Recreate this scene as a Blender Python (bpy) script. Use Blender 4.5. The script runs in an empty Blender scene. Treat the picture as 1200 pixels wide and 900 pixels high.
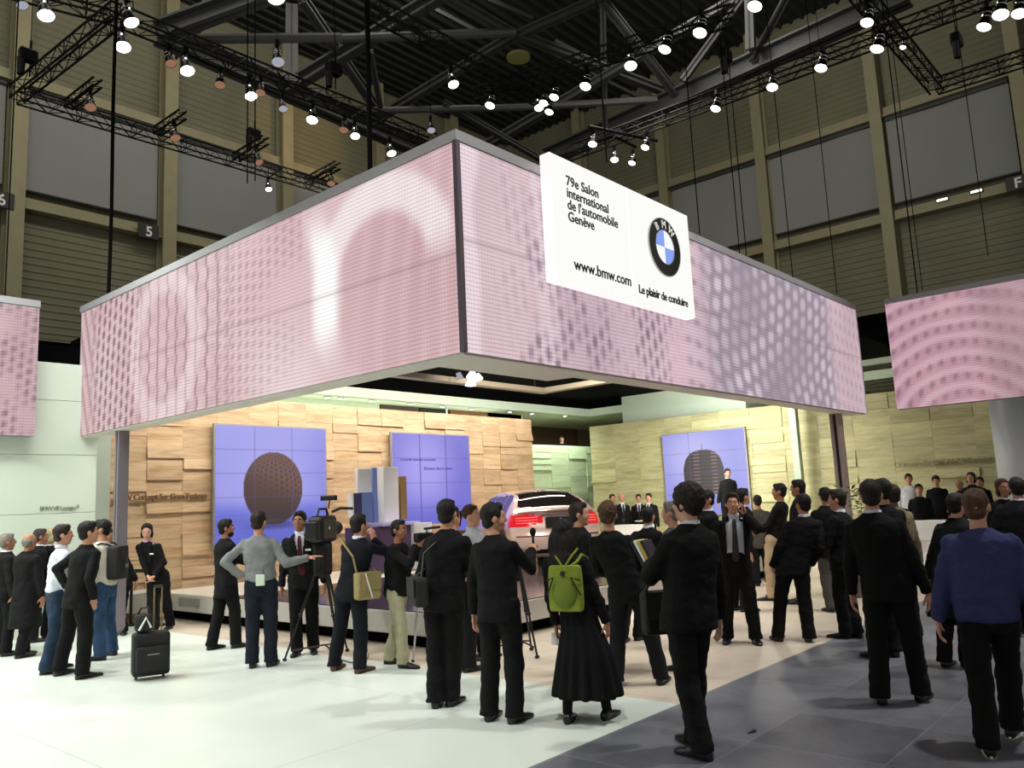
import bpy, bmesh, math, random
from mathutils import Vector, Matrix, noise
random.seed(7)
PI=math.pi
SC=bpy.context.scene; COL=SC.collection
# ---------------------------------------------------------------- camera
F0,YAW,PIT,ROL,CH=953.49,0.7161825,0.1455894,-0.0466988,1.72
_f=Vector((math.cos(PIT)*math.cos(YAW),math.cos(PIT)*math.sin(YAW),math.sin(PIT)))
_r=Vector((math.sin(YAW),-math.cos(YAW),0)); _u=_r.cross(_f)
RT=_r*math.cos(ROL)+_u*math.sin(ROL); UP=-_r*math.sin(ROL)+_u*math.cos(ROL); FW=_f
CAM=Vector((0,0,CH))
cd=bpy.data.cameras.new('camera'); cam=bpy.data.objects.new('camera',cd); COL.objects.link(cam)
m=Matrix((( RT.x,UP.x,-FW.x,0),(RT.y,UP.y,-FW.y,0),(RT.z,UP.z,-FW.z,CH),(0,0,0,1)))
cam.matrix_world=m; cd.sensor_width=36; cd.lens=F0/1200*36; cd.clip_end=300; SC.camera=cam
def ray(x,y): return FW+RT*((x-600)/F0)-UP*((y-450)/F0)
def onz(x,y,z=0.0):
    d=ray(x,y); t=(z-CH)/d.z; return CAM+d*t
def onx(x,y,X):
    d=ray(x,y); return CAM+d*(X/d.x)
def ony(x,y,Y):
    d=ray(x,y); return CAM+d*(Y/d.y)
# ---------------------------------------------------------------- materials
MATS={}
def lin(c):
    f=lambda v:(v/255/12.92) if v/255<=0.04045 else ((v/255+0.055)/1.055)**2.4
    return (f(c[0]),f(c[1]),f(c[2]),1)
def mat(name,c,rough=.6,metal=0,bump=0,bscale=40,var=0,vscale=6,spec=None,emit=None,estr=1,trans=0,srgb=True,stretch=None,coat=0):
    if name in MATS: return MATS[name]
    m=bpy.data.materials.new(name); m.use_nodes=True; nt=m.node_tree; N=nt.nodes; L=nt.links
    b=N['Principled BSDF']; col=lin(c) if srgb else (*c,1)
    b.inputs['Base Color'].default_value=col; b.inputs['Roughness'].default_value=rough; b.inputs['Metallic'].default_value=metal
    if spec is not None: b.inputs['Specular IOR Level'].default_value=spec
    if coat: b.inputs['Coat Weight'].default_value=coat; b.inputs['Coat Roughness'].default_value=.05
    if trans: b.inputs['Transmission Weight'].default_value=trans
    if emit: b.inputs['Emission Color'].default_value=lin(emit); b.inputs['Emission Strength'].default_value=estr
    tc=N.new('ShaderNodeTexCoord'); src=tc.outputs['Object']
    if stretch:
        mp=N.new('ShaderNodeMapping'); mp.inputs['Scale'].default_value=stretch; L.new(src,mp.inputs['Vector']); src=mp.outputs[0]
    if bump:
        n=N.new('ShaderNodeTexNoise'); n.inputs['Scale'].default_value=bscale; n.inputs['Detail'].default_value=4; L.new(src,n.inputs['Vector'])
        bp=N.new('ShaderNodeBump'); bp.inputs['Strength'].default_value=bump; bp.inputs['Distance'].default_value=.02
        L.new(n.outputs[0],bp.inputs['Height']); L.new(bp.outputs[0],b.inputs['Normal'])
    if var:
        n=N.new('ShaderNodeTexNoise'); n.inputs['Scale'].default_value=vscale; n.inputs['Detail'].default_value=5; L.new(src,n.inputs['Vector'])
        mx=N.new('ShaderNodeMix'); mx.data_type='RGBA'
        mx.inputs[6].default_value=tuple(v*(1-var) for v in col[:3])+(1,); mx.inputs[7].default_value=tuple(min(1,v*(1+var)) for v in col[:3])+(1,)
        mr=N.new('ShaderNodeMapRange'); mr.inputs[1].default_value=.3; mr.inputs[2].default_value=.7
        L.new(n.outputs[0],mr.inputs[0]); L.new(mr.outputs[0],mx.inputs[0]); L.new(mx.outputs[2],b.inputs['Base Color'])
    MATS[name]=m; return m
def emis(name,c,s=1):
    if name in MATS: return MATS[name]
    m=bpy.data.materials.new(name); m.use_nodes=True; nt=m.node_tree; nt.nodes.clear()
    e=nt.nodes.new('ShaderNodeEmission'); o=nt.nodes.new('ShaderNodeOutputMaterial'); e.inputs[0].default_value=lin(c); e.inputs[1].default_value=s
    nt.links.new(e.outputs[0],o.inputs[0]); MATS[name]=m; return m
# ---------------------------------------------------------------- mesh helpers
class MB:
    def __init__(s): s.v=[]; s.f=[]
    def add(s,vs,fs,M=None):
        o=len(s.v)
        for v in vs:
            v=Vector(v); s.v.append(M@v if M is not None else v)
        for f in fs: s.f.append([i+o for i in f])
    def box(s,x0,x1,y0,y1,z0,z1,M=None):
        s.add([(x0,y0,z0),(x1,y0,z0),(x1,y1,z0),(x0,y1,z0),(x0,y0,z1),(x1,y0,z1),(x1,y1,z1),(x0,y1,z1)],
              [(0,3,2,1),(4,5,6,7),(0,1,5,4),(1,2,6,5),(2,3,7,6),(3,0,4,7)],M)
    def cbox(s,x0,x1,y0,y1,z0,z1,c=.01,M=None):   # box with chamfered edges
        bm=bmesh.new(); bmesh.ops.create_cube(bm,size=1)
        for v in bm.verts: v.co=Vector(((x0+x1)/2+v.co.x*(x1-x0),(y0+y1)/2+v.co.y*(y1-y0),(z0+z1)/2+v.co.z*(z1-z0)))
        bmesh.ops.bevel(bm,geom=list(bm.edges),offset=c,segments=2,affect='EDGES',profile=.5)
        bm.verts.index_update()
        s.add([v.co.copy() for v in bm.verts],[[v.index for v in f.verts] for f in bm.faces],M); bm.free()
    def loft(s,rings,cap=True,M=None):
        n=len(rings[0]); vs=[p for r in rings for p in r]; fs=[]
        for k in range(len(rings)-1):
            for i in range(n):
                j=(i+1)%n; fs.append((k*n+i,k*n+j,(k+1)*n+j,(k+1)*n+i))
        if cap: fs.append(tuple(range(n))[::-1]); fs.append(tuple(range((len(rings)-1)*n,len(rings)*n)))
        s.add(vs,fs,M)
    def tube(s,pts,r,n=8,M=None):
        pts=[Vector(p) for p in pts]
        if not isinstance(r,(list,tuple)): r=[r]*len(pts)
        rings=[]; px=None
        for i,p in enumerate(pts):
            a=pts[max(0,i-1)]; b=pts[min(len(pts)-1,i+1)]; d=(b-a)
            if d.length<1e-9: d=Vector((0,0,1))
            d.normalize()
            if px is None:
                t=Vector((0,0,1)) if abs(d.z)<.9 else Vector((1,0,0)); px=(t-d*t.dot(d)).normalized()
            else: 
                px=(px-d*px.dot(d)); px=px.normalized() if px.length>1e-6 else Vector((1,0,0))
            q=d.cross(px); rings.append([p+(px*math.cos(a2)+q*math.sin(a2))*r[i] for a2 in [2*PI*k/n for k in range(n)]])
        s.loft(rings,True,M)
    def ball(s,c,r,nu=12,nv=8,M=None):
        if not isinstance(r,(list,tuple)): r=(r,r,r)
        c=Vector(c); rings=[]
        vs=[c+Vector((0,0,-r[2]))]
        for j in range(1,nv):
            a=PI*j/nv
            for i in range(nu):
                b=2*PI*i/nu; vs.append(c+Vector((r[0]*math.sin(a)*math.cos(b),r[1]*math.sin(a)*math.sin(b),-r[2]*math.cos(a))))
        vs.append(c+Vector((0,0,r[2]))); fs=[]
        for i in range(nu): fs.append((0,1+(i+1)%nu,1+i))
        for j in range(nv-2):
            for i in range(nu):
                a=1+j*nu+i; b=1+j*nu+(i+1)%nu; fs.append((a,b,b+nu,a+nu))
        t=len(vs)-1
        for i in range(nu): fs.append((t,1+(nv-2)*nu+i,1+(nv-2)*nu+(i+1)%nu))
        s.add(vs,fs,M)
    def limb(s,a,b,ra,rb,n=12):   # tapered limb with round ends
        a=Vector(a);b=Vector(b); s.tube([a,a.lerp(b,.5),b],[ra,(ra+rb)/2,rb],n); s.ball(a,ra,n,8); s.ball(b,rb,n,8)
    def mesh(s,name,smooth=False):
        me=bpy.data.meshes.new(name); me.from_pydata(s.v,[],s.f); me.update()
        if smooth: me.polygons.foreach_set('use_smooth',[True]*len(me.polygons))
        return me
    def build(s,name,m,parent=None,smooth=False,kind=None):
        me=s.mesh(name,smooth); me.materials.append(m); o=bpy.data.objects.new(name,me); COL.objects.link(o)
        if parent: o.parent=parent
        if kind: o['kind']=kind
        return o
def tag(o,label,cat=None,group=None,kind=None):
    if label: o['label']=label
    if cat: o['category']=cat
    if group: o['group']=group
    if kind: o['kind']=kind
    return o
def empty(name,loc=(0,0,0),rz=0,label=None,cat=None,group=None):
    o=bpy.data.objects.new(name,None); COL.objects.link(o); o.location=loc; o.rotation_euler=(0,0,rz); o.empty_display_size=.1
    return tag(o,label,cat,group)
def copy_tree(o,parent=None):
    c=o.copy(); COL.objects.link(c)
    if parent: c.parent=parent
    for ch in list(o.children): copy_tree(ch,c)
    return c
def text(name,body,size,m,parent=None,mat4=None,ext=.004,align='LEFT',spacing=1,offset=0,line=1.0):
    cu=bpy.data.curves.new(name,'FONT'); cu.body=body; cu.size=size; cu.extrude=ext; cu.align_x=align; cu.space_character=spacing; cu.offset=offset; cu.space_line=line
    cu.resolution_u=3
    t=bpy.data.objects.new(name+'_tmp',cu); COL.objects.link(t); bpy.context.view_layer.update()
    me=bpy.data.meshes.new_from_object(t.evaluated_get(bpy.context.evaluated_depsgraph_get())); bpy.data.objects.remove(t); bpy.data.curves.remove(cu)
    me.name=name; me.materials.clear(); me.materials.append(m)
    if mat4 is not None: me.transform(mat4)
    o=bpy.data.objects.new(name,me); COL.objects.link(o)
    if parent: o.parent=parent
    return o
def frameB(x,y,z):   # text plane facing -Y (reads along +X)
    return Matrix.Translation((x,y,z))@Matrix.Rotation(PI/2,4,'X')
def frameA(x,y,z):   # text plane facing -X (reads along -Y)
    return Matrix.Translation((x,y,z))@Matrix.Rotation(-PI/2,4,'Z')@Matrix.Rotation(PI/2,4,'X')
# ================================================================ THE HALL
def struct(o): o['kind']='structure'; return o
# ---- floors
def node_mat(name):
    m=bpy.data.materials.new(name); m.use_nodes=True; return m,m.node_tree.nodes,m.node_tree.links
def floor_mat(name,c,seam,rough,tile,var,bump=0,ox=0,oy=0,mortar=.006,spec=.5):
    m,N,L=node_mat(name); b=N['Principled BSDF']; b.inputs['Roughness'].default_value=rough; b.inputs['Specular IOR Level'].default_value=spec
    tc=N.new('ShaderNodeTexCoord'); mp=N.new('ShaderNodeMapping'); mp.inputs['Location'].default_value=(ox,oy,0); L.new(tc.outputs['Object'],mp.inputs[0])
    br=N.new('ShaderNodeTexBrick'); br.offset=0; br.inputs['Scale'].default_value=1; br.inputs['Mortar Size'].default_value=mortar
    br.inputs['Brick Width'].default_value=tile; br.inputs['Row Height'].default_value=tile
    c1=lin(c); k=1-var; br.inputs['Color1'].default_value=(c1[0]*k,c1[1]*k,c1[2]*k,1); br.inputs['Color2'].default_value=(c1[0]/k,c1[1]/k,c1[2]/k,1) if var else c1
    br.inputs['Mortar'].default_value=lin(seam); L.new(mp.outputs[0],br.inputs[0])
    n=N.new('ShaderNodeTexNoise'); n.inputs['Scale'].default_value=1.7; n.inputs['Detail'].default_value=8; n.inputs['Roughness'].default_value=.65; L.new(mp.outputs[0],n.inputs[0])
    mr=N.new('ShaderNodeMapRange'); mr.inputs[1].default_value=.3; mr.inputs[2].default_value=.7; mr.inputs[3].default_value=1-var*2; mr.inputs[4].default_value=1+var*2; L.new(n.outputs[0],mr.inputs[0])
    mx=N.new('ShaderNodeMix'); mx.data_type='RGBA'; mx.blend_type='MULTIPLY'; mx.inputs[0].default_value=1; L.new(br.outputs[0],mx.inputs[6]); L.new(mr.outputs[0],mx.inputs[7]); L.new(mx.outputs[2],b.inputs['Base Color'])
    rr=N.new('ShaderNodeMapRange'); rr.inputs[3].default_value=rough*.8; rr.inputs[4].default_value=rough*1.3; L.new(n.outputs[0],rr.inputs[0]); L.new(rr.outputs[0],b.inputs['Roughness'])
    if bump:
        n2=N.new('ShaderNodeTexNoise'); n2.inputs['Scale'].default_value=14; n2.inputs['Detail'].default_value=6; L.new(mp.outputs[0],n2.inputs[0])
        bp=N.new('ShaderNodeBump'); bp.inputs['Strength'].default_value=bump; bp.inputs['Distance'].default_value=.01; L.new(n2.outputs[0],bp.inputs['Height']); L.new(bp.outputs[0],b.inputs['Normal'])
    return m
M_fw=floor_mat('white_floor_panels',(212,222,212),(190,198,190),.32,2.6,.01)
M_fb=floor_mat('warm_light_cream_floor',(203,190,172),(176,163,146),.4,.9,.05)  # cream tone paints the warm light into this part of the floor
M_fs=floor_mat('grey_slate_floor',(102,104,111),(124,126,133),.4,.92,.17,.35,0,-.02,.006)
mb=MB(); mb.box(-14,6.2,3.72,34.4,-.1,0); struct(mb.build('floor_white',M_fw))
mb=MB(); mb.box(6.2,40,3.72,34.4,-.1,0); struct(mb.build('floor_cream',M_fb))
mb=MB(); mb.box(-14,40,-12,3.72,-.1,0); struct(mb.build('floor_slate',M_fs))
# ---- hall walls: ribbed olive cladding
M_clad=mat('olive_wall_cladding',(122,119,98),.75,var=.1,vscale=.4)
M_beam=mat('cream_steel',(150,142,112),.6,var=.06,vscale=2)
M_dark=mat('dark_void_paint',(4,4,5),.95,spec=.05)
M_steel=mat('dark_roof_steel',(60,60,62),.6,.2)
M_deck=mat('roof_deck',(40,42,42),.8,var=.15,vscale=1)
M_blind=mat('grey_blind_fabric',(142,143,142),.9,bump=.5,bscale=.9,var=.05,vscale=.5,stretch=(1,1,.35))
def ribbed(name,x0,x1,z0,z1,pitch=.30,depth=.035):
    mb=MB(); z=z0; prof=[]
    while z<z1:
        prof+= [(0,z),(0,z+pitch*.55),(depth,z+pitch*.7),(depth,z+pitch*.85)]; z+=pitch
    prof.append((0,z1))
    vs=[];fs=[]
    for k,(d,z) in enumerate(prof): vs+=[(x0,-d,z),(x1,-d,z)]
    for k in range(len(prof)-1): fs.append((2*k,2*k+1,2*k+3,2*k+2))
    return vs,fs
YW,XW=34.4,40.0; ZC=26.
TB=[0]
def trim(mb,m=None):
    TB[0]+=1; return struct(mb.build('trim_%d'%TB[0],m or M_beam))
vs,fs=ribbed('w',-14,XW,9.0,ZC); mb=MB(); mb.add([(x,YW+y,z) for x,y,z in vs],fs); mb.box(-14,XW,YW+.02,YW+.3,0,ZC); struct(mb.build('wall_left',M_clad))
vs,fs=ribbed('w',-12,YW,9.0,ZC); mb=MB(); mb.add([(XW+y,-x+YW-12,z) for x,y,z in vs],fs); mb.box(XW+.02,XW+.3,-12,YW,0,ZC); struct(mb.build('wall_right',M_clad))
mb=MB(); mb.box(-14,XW-.3,YW-.5,YW-.12,0,8.8); trim(mb,M_dark)
mb=MB(); mb.box(XW-.5,XW-.12,-12,YW-.6,0,8.7); trim(mb,M_dark)
# beams and columns
for z,h in ((14.35,.35),(19.45,.35)):
    mb=MB(); mb.box(-14,XW-.4,YW-.45,YW-.1,z-h,z+h*.2); mb.box(-14,XW-.4,YW-.6,YW-.1,z-h-.06,z-h); trim(mb)
    mb=MB(); mb.box(XW-.45,XW-.1,-12,YW-.4,z-h,z+h*.2); mb.box(XW-.6,XW-.1,-12,YW-.4,z-h-.06,z-h); trim(mb)
colx=[10.2+6.05*k for k in (-3,-2,-1,0,1,2,3,4)]
for x in colx:
    mb=MB(); mb.box(x-.3,x+.3,YW-.75,YW-.65,0,ZC); mb.box(x-.08,x+.08,YW-.65,YW-.1,0,ZC); mb.box(x-.3,x+.3,YW-.15,YW-.1,0,ZC); trim(mb)
coly=[4.75+5.8*k for k in (-2,-1,0,1,2,3,4)]
for y in coly:
    mb=MB(); mb.box(XW-.75,XW-.65,y-.27,y+.27,0,ZC); mb.box(XW-.65,XW-.1,y-.08,y+.08,0,ZC); mb.box(XW-.15,XW-.1,y-.27,y+.27,0,ZC); trim(mb)
# fabric blinds between the beams
def blind(M,w,h,label):
    mb=MB(); nx,nz=24,10; vs=[]
    for k in range(nz+1):
        for i in range(nx+1):
            x=w*i/nx; z=h*k/nz; d=.05*noise.noise(Vector((x*.55+M.translation.x,z*.2,M.translation.y)))+.02*math.sin(x*2.1+z*.7)
            vs.append((x,d,z))
    fs=[(k*(nx+1)+i,k*(nx+1)+i+1,(k+1)*(nx+1)+i+1,(k+1)*(nx+1)+i) for k in range(nz) for i in range(nx)]
    mb.add(vs,fs,M)
    r=empty('window_blind',M@Vector((w/2,0,0)),0,label,'window blind','grey fabric blinds on the hall walls')
    inv=Matrix.Translation(-r.location)
    me=MB(); me.add([inv@v for v in mb.v],mb.f); me.build('fabric',M_blind,r,True)
    b=MB(); b.tube([inv@(M@Vector((0,-.05,0))),inv@(M@Vector((w,-.05,0)))],.05,8); b.build('bottom_rail',M_steel,r)
    b=MB(); b.box(0,w,-.12,.1,h,h+.22,inv@M); b.build('top_box',M_steel,r)
lefts=['large grey fabric blind at the far left edge of the hall','grey blind on the left hall wall between the cable and the column','grey blind on the left hall wall right of the number 5 sign']
li=0
for k in range(2,6):
    x0=colx[k]+.35; M=Matrix.Translation((x0,YW-.3,14.75)); 
    blind(M,5.3,4.1,['grey fabric blind at the far left edge of the left hall wall','large grey blind above the sign with number 5','grey blind on left hall wall just right of the number 5 sign','grey blind on left hall wall behind the lamp trusses'][k-2])
for k in range(1,6):
    y1=coly[k+1]-.32 if k+1<len(coly) else 0
    M=Matrix.Translation((XW-.3,coly[k]+5.8-.32,14.75))@Matrix.Rotation(-PI/2,4,'Z')
    blind(M,5.1,4.1,['grey blind at the right edge of the photo beside the F sign','wide grey blind on right hall wall left of the F sign','grey blind on right hall wall, second bay from the F sign','grey blind on right hall wall partly hidden by the white sign','narrow strip of grey blind behind the hanging lamps on the right'][k-1])
# number signs
M_black=mat('black_plastic',(14,14,15),.45)
M_white=mat('white_paint',(235,235,232),.5)
M_let=mat('black_lettering',(12,12,12),.6)
def numsign(P,txt,A,label):
    r=empty('number_sign',P,0,label,'sign')
    mb=MB(); 
    if A: mb.cbox(-.05,.05,-.45,.45,-.32,.32,.02)
    else: mb.cbox(-.45,.45,-.05,.05,-.32,.32,.02)
    mb.build('panel',M_black,r)
    text('lettering',txt,.62,M_white,r,(frameA(-.07,0,-.22) if A else frameB(0,-.07,-.22)),.004,'CENTER',offset=.012)
numsign(ony(174,271.5,YW-.75),'5',False,'small black sign with white number 5 on the left hall wall')
numsign(ony(1,234,YW-.75),'6',False,'black number sign cut by the left edge of the photo')
numsign(onx(1193,214,XW-.8),'F',True,'small black sign with white letter F on the right hall wall')
# two small lit openings under the blind on the right
for q,l in (((1104,234),'left one of two small bright slot lamps below the right blind'),((1144,224),'right one of two small bright slot lamps near the F sign')):
    P=onx(q[0],q[1],XW-.55); r=empty('slot_lamp',P,0,l,'lamp')
    mb=MB(); mb.cbox(0,.06,-.26,.26,-.07,.07,.02); mb.build('housing',M_steel,r); mb=MB(); mb.cbox(-.02,.01,-.22,.22,-.05,.05,.01); mb.build('diffuser',emis('slot_glow',(255,255,235),2.5),r)
# ---- roof
mb=MB(); vs,fs=ribbed('r',-14,XW,-12,YW,.6,.15); mb.add([(x,z,ZC+y) for x,y,z in vs],[f[::-1] for f in fs]); mb.box(-14,XW,-12,YW,ZC+.02,ZC+.2); struct(mb.build('ceiling',M_deck))
def ibeam(mb,a,b,w=.5,h=.6,t=.08):
    a=Vector(a);b=Vector(b); d=(b-a); L=d.length; d.normalize(); s=d.cross(Vector((0,0,1)))
    if s.length<1e-3: s=Vector((1,0,0))
    s.normalize(); u=s.cross(d); M=Matrix.Translation(a)@Matrix((( d.x,s.x,u.x,0),(d.y,s.y,u.y,0),(d.z,s.z,u.z,0),(0,0,0,1)))
    mb.box(0,L,-w/2,w/2,-h/2,-h/2+t,M); mb.box(0,L,-w/2,w/2,h/2-t,h/2,M); mb.box(0,L,-t/2,t/2,-h/2,h/2,M)
def thing_mb(name,mb,m,label,cat,group=None,smooth=False):
    o=mb.build(name,m,None,smooth); return tag(o,label,cat,group)
def beam(q0,q1,z0,z1,w,label,h=None,box=False):
    a=onz(*q0,z0); b=onz(*q1,z1); mb=MB()
    if box: mb.tube([a,b],w,8)
    else: ibeam(mb,a,b,w,h or w)
    thing_mb('roof_beam' if not box else 'roof_brace',mb,M_steel,label,'beam' if not box else 'brace')
beam((185,38),(500,178),17,17,.55,'heavy dark roof beam running just above the left lamp truss',.7)
beam((185,38),(400,-40),17,19,.5,'dark roof beam rising right from the upper left beam joint',.6)
beam((200,60),(272,-20),17,20,.5,'steep dark roof brace above the upper left beam joint')
beam((205,46),(400,44),17.2,17.2,.16,'thin horizontal roof tube over the orange lit wall',box=True)
beam((342,100),(342,10),17,21,.45,'vertical dark roof post right of the hanging unlit lamp')
beam((335,104),(520,-8),17,20,.45,'grey diagonal roof brace rising from the vertical post')
beam((400,45),(605,38),18.5,18.5,.17,'pale horizontal roof tube reaching the yellow node plate',box=True)
beam((440,140),(605,40),16.8,18.5,.3,'dark roof beam from lower middle up to the yellow node')
beam((605,42),(712,-6),18.5,19.5,.3,'pale roof beam rising right from the yellow node')
beam((605,42),(480,-30),18.5,20,.3,'dark roof beam rising left from the yellow node')
beam((605,40),(800,115),18.5,17.5,.3,'broad roof beam falling right from the yellow node')
beam((420,130),(600,126),16.8,16.8,.14,'thin roof tube behind the two middle spotlights',box=True)
beam((600,126),(770,117),16.8,16.8,.14,'thin roof tube behind the cluster of four spotlights',box=True)
beam((355,0),(450,140),19,17,.32,'dark roof brace falling right towards the thick cable')
beam((434,60),(448,138),17.5,16.8,.2,'short dark roof post beside the thick cable')
beam((545,185),(700,95),16,17.5,.32,'dark roof beam behind the screen corner rising right')
beam((700,95),(860,0),17.5,19,.3,'dark roof beam left of the two upper right spotlights')
beam((640,185),(1065,-8),17,17,.6,'heavy dark roof beam above the right lamp truss',.7)
beam((706,0),(709,150),20,16.5,.22,'thin vertical roof post right of the cluster of spotlights')
beam((706,0),(800,120),19,17,.28,'dark roof brace falling right above the middle right lamps')
beam((800,95),(876,-10),17,20,.24,'left one of two slim roof braces at upper right')
beam((882,72),(925,-10),17,20,.24,'right one of two slim roof braces at upper right')
beam((880,60),(878,-5),17,19.5,.3,'short vertical roof post between the slim braces')
beam((520,120),(640,190),17,15.5,.22,'short dark brace just above the screen corner')
mb=MB(); P=onz(606,38,18.3); mb.tube([P+Vector((0,0,-1.0)),P+Vector((0,0,-.9))],.42,16); thing_mb('node_plate',mb,mat('olive_plate',(110,108,60),.6),'round yellowish node plate where the roof beams meet','plate')
for k,(a,b) in enumerate((((470,-10),(560,38)),((500,-12),(590,30)),((540,-14),(625,22)),((640,60),(760,120)),((650,48),(735,92)))):
    beam(a,b,22,20.5,.16,['first','second','third','fourth','fifth'][k]+' thin roof purlin counted from the left near the yellow node')
# ================================================================ LAMP TRUSSES
M_truss=mat('black_truss_metal',(22,22,24),.5,.4)
def truss(a,b,w,label,tie=.35):
    a=Vector(a);b=Vector(b); d=b-a; L=d.length; d.normalize(); s=d.cross(Vector((0,0,1))).normalized()
    r=empty('lighting_truss',a,0,label,'truss'); off=[(-w/2,0),(w/2,0),(-w/2,w),(w/2,w)]
    for (u,v) in off:
        mb=MB(); p=s*u+Vector((0,0,v)); mb.tube([p,p+d*L],.028,8); mb.build('chord',M_truss,r)
    mb=MB(); n=max(2,int(L/tie)); 
    for k in range(n):
        t0=L*k/n; t1=L*(k+1)/n
        for (p,q) in ((0,1),(2,3),(0,2),(1,3)):
            if k%2: p,q=q,p
            P=s*off[p][0]+Vector((0,0,off[p][1]))+d*t0; Q=s*off[q][0]+Vector((0,0,off[q][1]))+d*t1
            mb.tube([P,Q],.012,5)
        if k%4==0:
            for (p,q) in ((0,1),(1,3),(3,2),(2,0)):
                P=s*off[p][0]+Vector((0,0,off[p][1]))+d*t0; Q=s*off[q][0]+Vector((0,0,off[q][1]))+d*t0; mb.tube([P,Q],.014,5)
    mb.build('lattice',M_truss,r); return r
ZT=12.3
def T(q0,q1,label,w=.34,z=ZT): truss(onz(*q0,z),onz(*q1,z),w,label)
T((22,119),(395,229),'long black lattice truss at far left, low in front of the grey blinds')
T((20,117),(140,22),'short black truss rising right from the far left truss corner')
T((125,22),(508,172),'long black truss hung with a row of spotlights on the left')
T((0,-10),(125,22),'black truss piece leaving through the top left corner')
T((640,196),(1210,-14),'long black truss with glowing spotlights on the right')
T((990,-22),(1098,108),'black truss crossing the right truss, slanting down to the right')
T((1098,108),(1230,66),'short black truss leaving through the right edge')
T((480,215),(650,190),'black truss section passing behind the white sign',z=10.5) if False else None
T((560,120),(860,25),'black truss in the middle with the cluster of four spotlights')
T((440,20),(640,125),'dark truss behind the two middle spotlights')
for q0,q1,l in (((80,127),(114,101),'first'),((184,158),(214,138),'second'),((277,188),(311,168),'third'),((360,216),(396,197),'fourth')):
    T(q0,q1,l+' short outrigger truss from the left on the far left truss',.2)
# ---- spotlights
M_can=mat('black_lamp_housing',(20,20,24),.35,.5)
M_chr=mat('chrome_reflector',(200,200,205),.15,1)
M_lens=emis('white_lamp_glow',(255,252,240),9)
M_lensw=emis('warm_lamp_glow',(255,190,150),.28)
M_lensd=emis('dim_lamp_glow',(220,220,235),.5)
def make_spot(lens):
    r=empty('spotlight')
    mb=MB(); mb.cbox(-.05,.05,-.05,.05,-.12,.04,.01); mb.build('clamp',M_can,r)
    mb=MB(); mb.tube([(-.15,0,-.36),(-.15,0,-.13),(.15,0,-.13),(.15,0,-.36)],.014,6); mb.build('yoke',M_can,r)
    R=Matrix.Translation((0,0,-.34))@Matrix.Rotation(.42,4,'Y')
    def cir(rr,z): return [Vector((rr*math.cos(2*PI*i/16),rr*math.sin(2*PI*i/16),z)) for i in range(16)]
    mb=MB(); mb.loft([cir(rr,z) for rr,z in ((.01,.2),(.075,.19),(.09,.04),(.105,.02),(.105,-.06),(.12,-.12),(.15,-.26),(.155,-.31))],False,R); h=mb.build('housing',M_can,r,True)
    for k,(z,rr) in enumerate(((.1,.087),(-.03,.107))):
        mb=MB(); mb.loft([cir(rr,z),cir(rr+.008,z-.012),cir(rr+.008,z-.03),cir(rr,z-.04)],False,R); mb.build('chrome_ring',M_chr,h,True)
    mb=MB(); mb.loft([cir(rr,z) for rr,z in ((.152,-.285),(.13,-.315),(.05,-.33))],True,R); mb.build('lens',lens,r,True)
    mb=MB(); mb.ball(R@Vector((-.09,.03,.0)),.022,8,6); mb.build('painted_glint',lens,h,True)  # small glowing ball stands in for a glint on the housing
    return r
protos={'b':make_spot(M_lens),'w':make_spot(M_lensw),'d':make_spot(M_lensd)}
used=set()
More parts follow.
